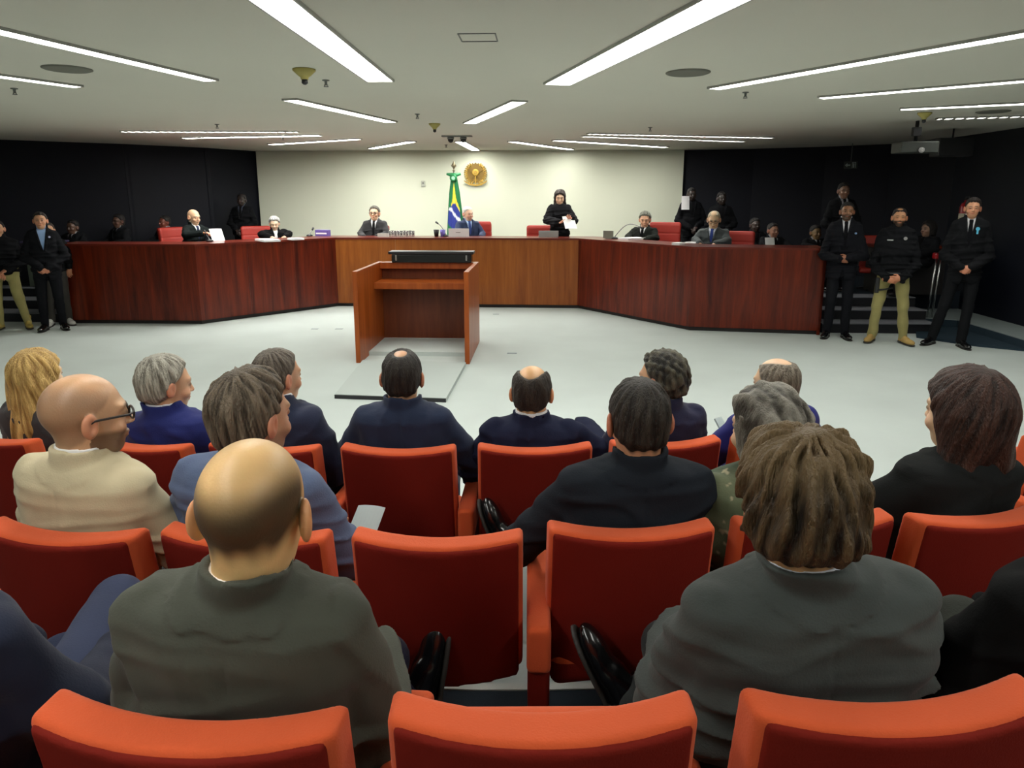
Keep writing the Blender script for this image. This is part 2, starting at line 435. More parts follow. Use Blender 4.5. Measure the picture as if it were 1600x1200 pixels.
for x, y, l in ((105, 107, 'round ceiling speaker at the left between two lights'), (1075, 113, 'round ceiling speaker between the two big right lights'), (1552, 174, 'round ceiling speaker at the right edge')):
    p = onz(x, y, ZC)
    MBx = MB().lathe([(0.17, 0), (0.17, -0.006), (0.155, -0.012)], 32, (0, 0, 0))
    o = MBx.build('ceiling_speaker', mat('speaker_grille', lin((112, 112, 102)), rough=0.7)); o.location = (p.x, p.y, ZC)
    tag(o, l, 'speaker', 'round ceiling speakers')
p = onz(747, 58, ZC)
o = MB().box((-0.11, -0.004, -0.004), (0.11, 0.004, 0)).box((-0.11, 0.21, -0.004), (0.11, 0.218, 0)).box((-0.114, 0, -0.004), (-0.106, 0.214, 0)).box((0.106, 0, -0.004), (0.114, 0.214, 0)).build('ceiling_hatch', greyp)
o.location = (p.x, p.y - 0.1, ZC); tag(o, 'faint square access hatch outline on the ceiling above the lectern', 'hatch')
# twin dome cameras
p = onz(714, 212, ZC)
o = MB().box((-0.24, -0.06, -0.02), (0.24, 0.06, 0), 0.005).build('mounting_plate', greyp); o.location = (p.x, p.y, ZC)
tag(o, 'grey ceiling plate carrying the two dark dome cameras', 'mounting plate')
for dx, l in ((-0.1, 'left of the two dark dome cameras above the flag'), (0.1, 'right of the two dark dome cameras above the flag')):
    t = thing('dome_camera', l, 'security camera', (p.x + dx, p.y, ZC - 0.02), 0, 'dome cameras')
    MB().lathe([(0.05, 0), (0.055, -0.02), (0.05, -0.035)], 18).build('housing', greyp, t)
    MB().lathe([(0.045, -0.035), (0.043, -0.055), (0.03, -0.078), (0.008, -0.088)], 18).build('dome', black, t)
# projector hanging at right
p = ony(1429, 232, 9.5)
t = thing('projector', 'dark grey projector box hanging on a pole from the ceiling at right', 'projector', (p.x, p.y, p.z))
MB().box((-0.23, -0.14, -0.06), (0.23, 0.14, 0.08), 0.012).build('housing', mat('charcoal_plastic', lin((54, 58, 54)), rough=0.5), t)
MB().tube([(0, 0, 0.08), (0, 0, ZC - p.z)], 0.022, 12).build('pole', black, t)
MB().box((-0.05, -0.03, 0.15), (0.05, 0.03, 0.26), 0.005).build('bracket', black, t)
MB().lathe([(0.035, 0), (0.035, 0.02)], 16, (0.0, -0.16, -0.03), axis='y').build('lens', steel, t)
p = ony(1487, 230, 10.6)
t = thing('wall_speaker', 'black speaker box hanging high before the dark right wall, right of the projector', 'speaker', (p.x, p.y, p.z))
MB().box((-0.24, -0.12, -0.13), (0.24, 0.12, 0.12), 0.01).build('cabinet', black, t)
MB().tube([(0, 0, 0.07), (0, 0, ZC - p.z)], 0.012, 8).build('bracket', black, t)

# ------------------------------------------------------------------ judges' bench
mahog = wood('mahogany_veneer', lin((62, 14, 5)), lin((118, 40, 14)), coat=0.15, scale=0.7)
wood_reflection = wood('orange_brown_reflection_veneer', lin((126, 62, 14)), lin((160, 92, 30)), rough=0.4, coat=0.15, scale=0.7)  # gloss reflection on the middle run put into a paler wood colour
darkp = mat('dark_plinth', (0.012, 0.01, 0.01), rough=0.5)
bench = thing('judges_bench', 'long angled mahogany bench with paler brown middle section, standing before the cream wall', 'bench', (0, 0, 0))
BT = 1.2
def offset(pts, d):
    out = []
    n = len(pts)
    for i in range(n):
        ns = []
        for j in (i - 1, i):
            if 0 <= j < n - 1:
                a = Vector(pts[j]); b = Vector(pts[j + 1]); t = (b - a).normalized(); ns.append(Vector((-t.y, t.x)))
        m = sum(ns, Vector((0, 0))).normalized(); k = 1 / max(0.3, m.dot(ns[0]))
        out.append(tuple(Vector(pts[i]) + m * d * k))
    return out
pin = offset(desk_front, 0.045); ptop = offset(desk_front, 0.62); ppl0 = offset(desk_front, 0.05); ppl1 = offset(desk_front, 0.08); pf = offset(desk_front, -0.012)
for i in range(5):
    m = wood_reflection if i == 2 else mahog
    # each run is made of veneer boards with fine joints
    a, b = Vector(desk_front[i]), Vector(desk_front[i + 1]); ai, bi = Vector(pin[i]), Vector(pin[i + 1])
    n = {0: 2, 1: 3, 2: 4, 3: 3, 4: 2}[i]; mb = MB()
    for k in range(n):
        e0 = 0.0005 / (b - a).length
        u0, u1 = k / n + (e0 if k else 0), (k + 1) / n - (e0 if k < n - 1 else 0)
        q = [a.lerp(b, u0), a.lerp(b, u1), ai.lerp(bi, u1), ai.lerp(bi, u0)]
        mb.prism(q, 0.06, BT - 0.03)
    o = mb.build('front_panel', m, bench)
    if i == 2: o['label'] = 'front panel tinted paler orange-brown for gloss reflection'
mb = MB()
for i in range(5): mb.prism([pf[i], pf[i + 1], ptop[i + 1], ptop[i]], BT - 0.03, BT)
mb.build('worktop', wood('mahogany_top', lin((88, 26, 16)), lin((112, 40, 24)), axis='x'), bench)
mb = MB()
for i in range(5): mb.prism([ppl0[i], ppl0[i + 1], ppl1[i + 1], ppl1[i]], 0, 0.06)
mb.build('plinth', darkp, bench)
for s, (i, j) in enumerate(((0, 0), (5, 5))):
    a = Vector(desk_front[i]); b = Vector(ptop[j]); d = (b - a).normalized(); n = Vector((-d.y, d.x)) * (0.04 if s == 0 else -0.04)
    MB().prism([a, b, b - n, a - n] if s == 0 else [a, b, b - n, a - n], 0.0, BT - 0.03).build('end_panel', mahog, bench)

# ------------------------------------------------------------------ lectern
def LW(px, py, z): return onz(px, py, z)
lw = wood('lectern_veneer', lin((132, 58, 12)), lin((168, 84, 26)), rough=0.42, coat=0.15)
lwd = wood('lectern_inner_veneer', lin((96, 44, 22)), lin((120, 60, 30)), rough=0.42, coat=0.15)
LA = radians(0)
LX0, LX1, LY0, LY1, LH = -2.15, -0.83, 7.85, 9.15, 1.06
lec = thing('lectern', 'open-backed wooden lectern standing alone on the pale floor', 'lectern', ((LX0 + LX1) / 2, (LY0 + LY1) / 2, 0))
W2 = (LX1 - LX0) / 2; D2 = (LY1 - LY0) / 2
for sx in (-1, 1):
    x0, x1 = (-W2, -W2 + 0.055) if sx < 0 else (W2 - 0.055, W2)
    MB().box((x0, -D2, 0), (x1, D2, LH), 0.004).build('side_panel', lw, lec)
MB().box((-W2 + 0.055, D2 - 0.04, 0.05), (W2 - 0.055, D2 - 0.002, LH - 0.08), 0.002).build('back_panel', lwd, lec)
MB().box((-W2 + 0.055, D2 - 0.16, LH - 0.08), (W2 - 0.055, D2, LH - 0.002), 0.003).build('top_rail', lw, lec)
MB().box((-W2 + 0.055, D2 - 0.52, LH - 0.3), (W2 - 0.055, D2 - 0.04, LH - 0.22), 0.004).build('shelf', lw, lec)
MB().box((-W2 + 0.05, D2 - 0.9, 0.0), (W2 - 0.05, D2 - 0.045, 0.05)).build('base_board', carpet, lec)
p = onz(677, 409, LH)
case = thing('equipment_case', 'long low black case lying on top of the lectern', 'case', (p.x + 0.0, LY1 - 0.1, LH - 0.002))
MB().box((-0.51, -0.11, 0.0), (0.51, 0.10, 0.11), 0.012).build('body', mat('glossy_black', (0.01, 0.012, 0.012), rough=0.25), case)
MB().box((-0.55, -0.12, 0.11), (0.54, 0.11, 0.145), 0.008).build('lid', black, case)
MB().box((0.44, -0.118, 0.03), (0.46, -0.11, 0.10)).box((-0.46, -0.118, 0.03), (-0.44, -0.11, 0.10)).build('latch', steel, case)
rm = [tuple(onz(x, y, 0.04)[:2]) for x, y in ((523, 616), (697, 622), (728, 566), (567, 562))]
o = MB().prism([(a[0], a[1]) for a in rm], 0, 0.04).build('floor_ramp', mat('ramp_carpet', lin((182, 191, 188)), rough=0.95, bump=0.25, bscale=300, spec=0.1))
tag(o, 'low carpeted platform on the floor in front of the lectern', 'platform')
rn = [rm[0], rm[1], (rm[1][0] + 0.0, rm[1][1] + 0.02), (rm[0][0], rm[0][1] + 0.02)]
MB().prism([(a, b - 0.012) for a, b in rm[:2]] + [(rm[1][0], rm[1][1]), (rm[0][0], rm[0][1])], 0.0, 0.036).build('edge_strip', black, o)

# ------------------------------------------------------------------ audience chairs
RED = mat('orange_red_upholstery', lin((208, 88, 46)), rough=0.85, bump=0.15, bscale=260, var=0.06, vscale=5, spec=0.2, sheen=0.1)
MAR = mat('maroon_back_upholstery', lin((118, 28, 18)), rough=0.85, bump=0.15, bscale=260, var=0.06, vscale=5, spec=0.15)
def chair_curve(x): return 0.045 * (x / 0.235) ** 2
def back_f(P):
    x, y, z = P
    yy = y - chair_curve(x) - (0.87 - z) * 0.16
    zz = z - 0.012 * (x / 0.235) ** 2 * (z > 0.6)
    return rbox((x, yy, zz), (0, 0.042, 0.655), (0.237, 0.042, 0.215), 0.017)
def panel_f(P):
    x, y, z = P
    yy = y - chair_curve(x) - (0.87 - z) * 0.16
    zz = z - 0.012 * (x / 0.235) ** 2 * (z > 0.6)
    low = 0.425 - 0.02 * np.cos(x / 0.235 * 1.4)
    b = rbox((x, yy, zz), (0, 0.006, 0.60), (0.226, 0.014, 0.262), 0.01)
    return np.maximum(b, (low - z))
bv = to_mesh('backrest', *surf(back_f, (-0.27, -0.04, 0.33), (0.27, 0.26, 0.92), 0.007)); bv.materials.append(RED)
pv = to_mesh('back_panel', *surf(panel_f, (-0.27, -0.05, 0.28), (0.27, 0.26, 0.92), 0.007)); pv.materials.append(MAR)
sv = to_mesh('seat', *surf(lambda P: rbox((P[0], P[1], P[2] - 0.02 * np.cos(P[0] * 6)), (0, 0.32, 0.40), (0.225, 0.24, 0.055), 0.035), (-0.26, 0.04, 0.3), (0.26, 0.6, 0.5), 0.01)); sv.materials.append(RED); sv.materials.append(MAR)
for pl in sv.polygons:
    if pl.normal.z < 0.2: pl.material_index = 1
fv = to_mesh('seat', *surf(lambda P: rbox((P[0], P[1] + (P[2] - 0.42) * 0.1, P[2]), (0, 0.20, 0.62), (0.225, 0.045, 0.17), 0.035), (-0.26, 0.1, 0.32), (0.26, 0.32, 0.82), 0.01)); fv.materials.append(RED)
def arm_f(P):
    x, y, z = P
    return rbox((x, y, z), (0, 0.255, 0.553), (0.034, 0.235, 0.072), 0.016)
av = to_mesh('armrest', *surf(arm_f, (-0.06, 0.0, 0.30), (0.06, 0.52, 0.65), 0.007)); av.materials.append(RED)
apv = to_mesh('side_panel', *surf(lambda P: rbox(P, (0, 0.255, 0.405), (0.031, 0.225, 0.09), 0.01), (-0.06, 0.0, 0.28), (0.06, 0.52, 0.53), 0.007)); apv.materials.append(MAR)
def post_mesh():
    mb = MB().box((-0.022, 0.16, 0), (0.022, 0.30, 0.34), 0.004).box((-0.03, 0.1, 0), (0.03, 0.36, 0.012), 0.002)
    me = bpy.data.meshes.new('leg'); mb.bm.to_mesh(me); mb.bm.free(); me.materials.append(black); return me
lv_ = post_mesh()
def aud_chair(pxa, pxb, py, H, floor, label, yaw=None, empty=False, left_arm=False, width=None):
    a = onz(pxa, py, H) if not isinstance(py, tuple) else onz(pxa, py[0], H)
    b = onz(pxb, py, H) if not isinstance(py, tuple) else onz(pxb, py[1], H)
    c = (a + b) / 2
    if yaw is None: yaw = math.atan2(b.y - a.y, b.x - a.x)
    c = c + Vector((0.075 * sin(yaw), -0.075 * cos(yaw), 0))
    t = thing('auditorium_chair', label, 'chair', (c.x, c.y, floor), yaw, 'red auditorium chairs')
    k = (b - a).length / 0.47 if width is None else width / 0.47
    for nm, me in (('backrest', bv), ('back_panel', pv), ('seat', fv if empty else sv)):
        o = bpy.data.objects.new(nm, me); COL.objects.link(o); o.parent = t; o.scale = (k, 1, 1)
    AX = 0.28
    for sx in ((-1, 1) if left_arm else (1,)):
        o = bpy.data.objects.new('armrest', av); COL.objects.link(o); o.parent = t; o.location = (sx * AX, 0, 0)
        o = bpy.data.objects.new('side_panel', apv); COL.objects.link(o); o.parent = t; o.location = (sx * AX, 0, 0)
        o = bpy.data.objects.new('leg', lv_); COL.objects.link(o); o.parent = t; o.location = (sx * AX, 0, 0)
    return c, yaw
CH = {}
def ch(key, *a, **k): CH[key] = aud_chair(*a, **k)
ch('3a', -60 - 40, 75, 683, 0.87, 0.0, 'red auditorium chair holding the blonde woman', left_arm=True, yaw=-0.28, width=.47)
ch('3b', 132, 300, 693, 0.87, 0.0, 'red auditorium chair holding the grey-haired man in the royal blue suit', yaw=-0.2, width=.47)
ch('3c', 322, 502, 697, 0.87, 0.0, 'red auditorium chair holding the man in the dark navy suit left of the lectern', yaw=-0.1, width=.47)
ch('3d', 532, 712, 700, 0.87, 0.0, 'red auditorium chair straight before the lectern, holding the man with a small bald patch', yaw=0, width=.47)
ch('3e', 748, 924, 698, 0.87, 0.0, 'red auditorium chair holding the man with a bald crown, front row', yaw=0.08, width=.47)
ch('3f', 960, 1122, 690, 0.87, 0.0, 'red auditorium chair holding the curly-haired man in the front row', yaw=0.18, width=.47)
ch('3g', 1140, 1307, 680, 0.87, 0.0, 'red auditorium chair holding the balding man in the bright blue suit', yaw=0.3, width=.46)
ch('3h', 1590, 1740, 676, 0.87, 0.0, 'red auditorium chair cut by the right edge of the picture, beyond the woman in black', left_arm=True, yaw=0.45, empty=True, width=.46)
ch('2a', -30, 225, 829, 0.97, 0.1, 'red auditorium chair holding the man in the beige jacket', left_arm=True, yaw=-0.12, width=.47)
ch('2b', 250, 515, 834, 0.97, 0.1, 'red auditorium chair holding the man in the grey-blue jacket', yaw=-0.06, width=.47)
ch('2c', 557, 810, 838, 0.97, 0.1, 'empty red auditorium chair in the middle row, between the grey-blue jacket and the dark suit', yaw=0.02, empty=True, width=.465)
ch('2d', 860, 1112, 824, 0.97, 0.1, 'red auditorium chair holding the middle-row man in the dark suit', yaw=0.08, width=.465)
ch('2e', 1150, 1395, 812, 0.97, 0.1, 'red auditorium chair holding the grey-haired woman in green', yaw=0.16, width=.465)
ch('2f', 1412, 1665, 803, 0.97, 0.1, 'red auditorium chair holding the dark-haired woman in black', yaw=0.24, width=.47)
ch('1z', -560, -40, 1140, 1.07, 0.2, 'red auditorium chair beyond the lower left corner holding the person with crossed navy legs', left_arm=True, yaw=-0.12, width=.49)
ch('1a', 45, 540, 1123, 1.07, 0.2, 'red auditorium chair in the nearest row holding the bald man', yaw=-0.04, width=.495)
ch('1b', 610, 1085, 1112, 1.07, 0.2, 'empty red auditorium chair in the nearest row at the bottom centre', yaw=0.05, empty=True, width=.49)
ch('1c', 1165, 1640, 1095, 1.07, 0.2, 'red auditorium chair in the nearest row holding the man with messy brown hair', yaw=0.12, width=.495)
ch('1d', 1720, 2220, 1070, 1.07, 0.2, 'red auditorium chair beyond the lower right corner holding the person in black', yaw=0.2, width=.49)
# ------------------------------------------------------------------ people
def rotm(yaw=0, pitch=0, roll=0):
    """columns = local axes; yaw + turns left, pitch + looks down, roll + tilts to the right shoulder"""
    return np.array((Matrix.Rotation(yaw, 3, 'Z') @ Matrix.Rotation(-pitch, 3, 'X') @ Matrix.Rotation(roll, 3, 'Y')))
def tohead(P, HCn, R, s):
    d = [P[i] - HCn[i] for i in range(3)]
    return [(d[0] * R[0, j] + d[1] * R[1, j] + d[2] * R[2, j]) / s for j in range(3)]
def head_f(p, fem=False, earless=False):
    f = smin(ell(p, (0, -0.014, 0.03), (0.076, 0.098, 0.088)), ell(p, (0, 0.028, -0.03), (0.060, 0.062, 0.084)), 0.03)
    f = smin(f, ell(p, (0, 0.046, -0.085), (0.036 if not fem else 0.03, 0.034, 0.027)), 0.03)
    f = smin(f, ell(p, (0, 0.074, 0.024), (0.05, 0.018, 0.010)), 0.02)
    ax = (np.abs(p[0]), p[1], p[2])
    f = smax(f, -ell(ax, (0.030, 0.102, 0.004), (0.019, 0.016, 0.011)), 0.014)
    f = smin(f, ell(ax, (0.030, 0.080, 0.004), (0.013, 0.012, 0.010)), 0.004)
    f = smin(f, ell(ax, (0.040, 0.062, -0.035), (0.022, 0.02, 0.018)), 0.02)
    f = smin(f, cap(p, (0, 0.086, 0.012), (0, 0.106, -0.026), 0.007, 0.011), 0.010)
    f = smin(f, ell(ax, (0.011, 0.096, -0.03), (0.008, 0.008, 0.006)), 0.005)
    f = smin(f, ell(p, (0, 0.088, -0.055), (0.023, 0.012, 0.006)), 0.006)
    f = smin(f, ell(p, (0, 0.086, -0.066), (0.019, 0.012, 0.006)), 0.006)
    if not earless:
        e = ell((ax[0] + 0.35 * (ax[1] + 0.01), ax[1], ax[2]), (0.083, -0.012, -0.008), (0.011, 0.022, 0.035))
        e = smax(e, -ell(ax, (0.092, -0.004, -0.006), (0.008, 0.010, 0.018)), 0.006)
        f = smin(f, e, 0.006)
    return f
def hl_short(y): return np.interp(y, [-0.12, -0.06, -0.03, -0.005, 0.012, 0.035, 0.055, 0.08, 0.11], [-0.085, -0.082, -0.06, -0.02, 0.015, 0.042, 0.066, 0.082, 0.09]).astype(np.float32)
def hl_long(y): return np.interp(y, [-0.12, -0.03, 0.0, 0.02, 0.04, 0.06, 0.085, 0.11], [-0.2, -0.2, -0.15, -0.08, 0.0, 0.045, 0.07, 0.08]).astype(np.float32)
def hair_mask(p, st, w2=0.0):
    hl = hl_long(p[1]) if st.get('long') else hl_short(p[1])
    hl = hl + st.get('raise', 0)
    hl = hl + 0.004 * np.sin(p[0] * 190) + 0.004 * np.sin(p[1] * 150 + 1)
    sf_ = st.get('soft', 0.0)
    m = sstep(p[2] - hl, -0.004 - sf_, 0.016 + w2 + sf_)
    if 'bald' in st:
        cy, cz, rx, ry, rz, soft = st['bald']
        k = np.sqrt((p[0] / rx) ** 2 + ((p[1] - cy) / ry) ** 2 + ((p[2] - cz) / rz) ** 2)
        m = m * sstep(k, 1 - soft, 1 + soft)
    return m
def head_color(v, p, L, st):
    n = len(v); sk = np.array(lin(L['skin'])); c = np.tile(sk, (n, 1))
    c = c * np.array([0.97, 1.05, 0.98]) * (1 + 0.06 * wob(p, (40, 40, 40), 3))[:, None]
    def mix(col, m): nonlocal c; c = c * (1 - m[:, None]) + np.array(col) * m[:, None]
    ax = np.abs(p[0])
    red = np.array([sk[0] * 0.95, sk[1] * 0.6, sk[2] * 0.55])
    mix(red, 0.6 * sstep(ax, 0.074, 0.086) * (np.abs(p[2] + 0.008) < 0.04))
    mix(red, 0.35 * np.exp(-((ax - 0.04) ** 2 + (p[2] + 0.03) ** 2) / 0.0006) * (p[1] > 0.04))
    mix((sk[0] * 0.75, sk[1] * 0.4, sk[2] * 0.4), 0.8 * np.exp(-((p[0] / 0.022) ** 2 + ((p[2] + 0.060) / 0.009) ** 2) ** 2) * (p[1] > 0.06))
    hc = np.array(lin(L['hair']))
    br = np.exp(-(((ax - 0.031) / 0.02) ** 2 + ((p[2] - 0.026) / 0.0055) ** 2) ** 2) * (p[1] > 0.05)
    mix(np.minimum(hc * 0.8, 0.15), 0.85 * br)
    ey = np.exp(-(((ax - 0.030) / 0.013) ** 2 + ((p[2] - 0.004) / 0.0075) ** 2) ** 2) * (p[1] > 0.06)
    mix((0.03, 0.02, 0.015), 0.85 * ey)
    if L.get('beard'):
        b = sstep(-p[2], 0.028, 0.045) * (p[1] > -0.01) * (1 - np.exp(-((p[0] / 0.024) ** 2 + ((p[2] + 0.06) / 0.008) ** 2) ** 2))
        b = b * sstep(p[2], -0.125, -0.105)
        mix(hc, L['beard'] * b)
    if st:
        m = hair_mask(p, st) * (1 - sstep(ax, 0.0775, 0.081) * (np.abs(p[2] + 0.008) < 0.045) * (np.abs(p[1] + 0.01) < 0.03))
        mix(hc, m * st.get('fuzz', 0.85))
    return c
def locks(p, seed, kmin=7, kmax=30, n=7, fth=6):
    c = np.array((0, -0.38, 0.92)); q = [p[0], p[1] + 0.014, p[2] - 0.03]
    nn = np.sqrt(q[0] ** 2 + q[1] ** 2 + q[2] ** 2) + 1e-6
    th = np.arccos(np.clip((q[1] * c[1] + q[2] * c[2]) / nn, -1, 1))
    v = q[1] * 0.92 + q[2] * 0.38
    ph = np.arctan2(q[0], v)
    rs = np.random.RandomState(seed); s = 0
    for i in range(n):
        k = rs.randint(kmin, kmax); s = s + np.sin(k * ph + rs.uniform(-fth, fth) * th + rs.uniform(0, 6.28) + 1.2 * np.sin(2 * th + i))
    return s / sqrt(n) * sstep(th, 0.05, 0.45)
def hair_obj(L, st, HCn, R, s, h, parent):
    T = st.get('t', 0.012); rag = st.get('rag', 0.003); fr = st.get('fr', (60, 60, 30)); sd = st.get('seed', 1)
    def f(P):
        p = tohead(P, HCn, R, s)
        m = hair_mask(p, st, 0.018)
        thick = -0.006 + (T + 0.006) * m
        if 'nape' in st: thick = thick + m * st['nape'] * sstep(-p[2], -0.04, 0.05) * (p[1] < 0.02)
        thick = thick + m * rag * 0.8 * wob(p, (55, 55, 55), sd + 20, 5) * ('nape' in st)
        if 'top' in st: thick = thick + m * st['top'] * sstep(p[2], 0.03, 0.11)
        dsp = wob(p, fr, sd, 7) if 'fr' in st else 0.35 * wob(p, fr, sd, 7) + locks(p, sd)
        thick = thick + m * rag * dsp
        f = smin(ell(p, (0, -0.014, 0.03), (0.076, 0.098, 0.088)), ell(p, (0, -0.03, -0.03), (0.066, 0.062, 0.07)), 0.03) - thick
        for q in st.get('vol', []):
            a, b, ra, rb, k = q
            n = st.get('vrag', 0.006) * wob(p, st.get('vfr', (90, 90, 14)), sd + 5, 7)
            f = smin(f, cap(p, a, b, ra, rb) + n, k)
        if st.get('vol'):
            f = smax(f, -ell(p, (0, 0.098, -0.02), (0.062, 0.082, 0.110)), 0.01)
        if not L.get('earless') and not st.get('vol'): f = smax(f, -ell((np.abs(p[0]), p[1], p[2]), (0.090, -0.008, -0.012), (0.026, 0.023, 0.034)), 0.004)
        return f * s
    lo = np.array(HCn) - 0.16 * s; hi = np.array(HCn) + 0.16 * s
    lo[2] -= st.get('down', 0.0) * s
    v, q = surf(f, lo, hi, h)
    if len(v) == 0: return
    hc = np.array(lin(L['hair'])); p = tohead(v.T, HCn, R, s)
    streak_shade = 1.1 * wob(p, st['fr'], sd, 7) + 0.5 * wob(p, st.get('sfr', (130, 130, 60)), sd + 9, 8) if 'fr' in st else 0.8 * locks(p, sd) + 0.7 * locks(p, sd + 9, 25, 80) + 0.3 * wob(p, (90, 90, 40), sd + 4, 6)  # strand streaks plus valley shade and ridge highlights, painted into the hair colour
    hi2 = np.array(lin(L.get('hair2', tuple(min(255, x * 1.35 + 8) for x in L['hair']))))
    k = np.clip(0.5 + 0.45 * streak_shade, 0, 1)[:, None]
    c = hc * (1 - k) + hi2 * k
    if 'lit_top' in st:
        k = sstep(np.abs(p[1] * 0 + p[2]), 0.02, 0.10)[:, None] * (p[2] > 0)[:, None]
        c = c * (1 - k * 0.6) + np.array(lin(st['lit_top'])) * k * 0.6  # overhead light on the crown mixed into the hair colour
    return new_obj('hair', to_mesh('hair', v, q, c), M_HAIR, parent)

def hand_part(W, d, n, side, curl=0.5, h=0.005, s=1.0, spread=1.0):
    """W wrist, d finger direction, n palm normal, side +1: thumb towards +(d x n)"""
    W = np.array(W, float); d = np.array(d, float); d /= np.linalg.norm(d)
    n = np.array(n, float); n -= d * n.dot(d); n /= np.linalg.norm(n); l = np.cross(d, n) * side
    B = np.stack([l, d, n])          # rows: lateral (thumb side), along, palm
    def f(P):
        q = [((P[0] - W[0]) * B[j, 0] + (P[1] - W[1]) * B[j, 1] + (P[2] - W[2]) * B[j, 2]) / s for j in range(3)]
        r = smin(ell(q, (0, 0.052, 0), (0.041, 0.05, 0.016)), cap(q, (0, -0.03, 0), (0, 0.03, 0), 0.026, 0.024), 0.02)
        lens = (0.040, 0.046, 0.042, 0.033)
        for i, x in enumerate((0.029, 0.010, -0.010, -0.028)):
            c = curl * (1 + 0.12 * i); a = np.array((x, 0.088 - abs(i - 1) * 0.004, 0.0)); L_ = lens[i]
            sp = x * 0.25 * spread
            d1 = np.array((sp, cos(c), sin(c))); b = a + d1 * L_
            d2 = np.array((sp * 0.5, cos(2.1 * c), sin(2.1 * c))); e = b + d2 * L_ * 0.62
            d3 = np.array((0, cos(2.9 * c), sin(2.9 * c))); g = e + d3 * L_ * 0.45
            fi = np.minimum(np.minimum(cap(q, a, b, 0.0095, 0.0088), cap(q, b, e, 0.0088, 0.008)), cap(q, e, g, 0.008, 0.0068))
            r = smin(r, fi, 0.004)
        t0 = (0.030, 0.028, 0.006); t1 = (0.052, 0.058, 0.016); t2 = (0.054, 0.085, 0.024)
        r = smin(r, np.minimum(cap(q, t0, t1, 0.014, 0.0105), cap(q, t1, t2, 0.0105, 0.008)), 0.008)
        return r * s
    c = W + d * 0.07 * s
    return surf(f, c - 0.15 * s, c + 0.15 * s, h)

KU = [-0.25, 0.0, 0.2, 0.45, 0.65, 0.80, 0.90, 0.95, 1.0, 1.05, 1.1]
KW = [0.150, 0.168, 0.160, 0.170, 0.182, 0.188, 0.184, 0.165, 0.095, 0.062, 0.04]
KD = [0.095, 0.105, 0.100, 0.104, 0.110, 0.106, 0.100, 0.086, 0.072, 0.055, 0.04]

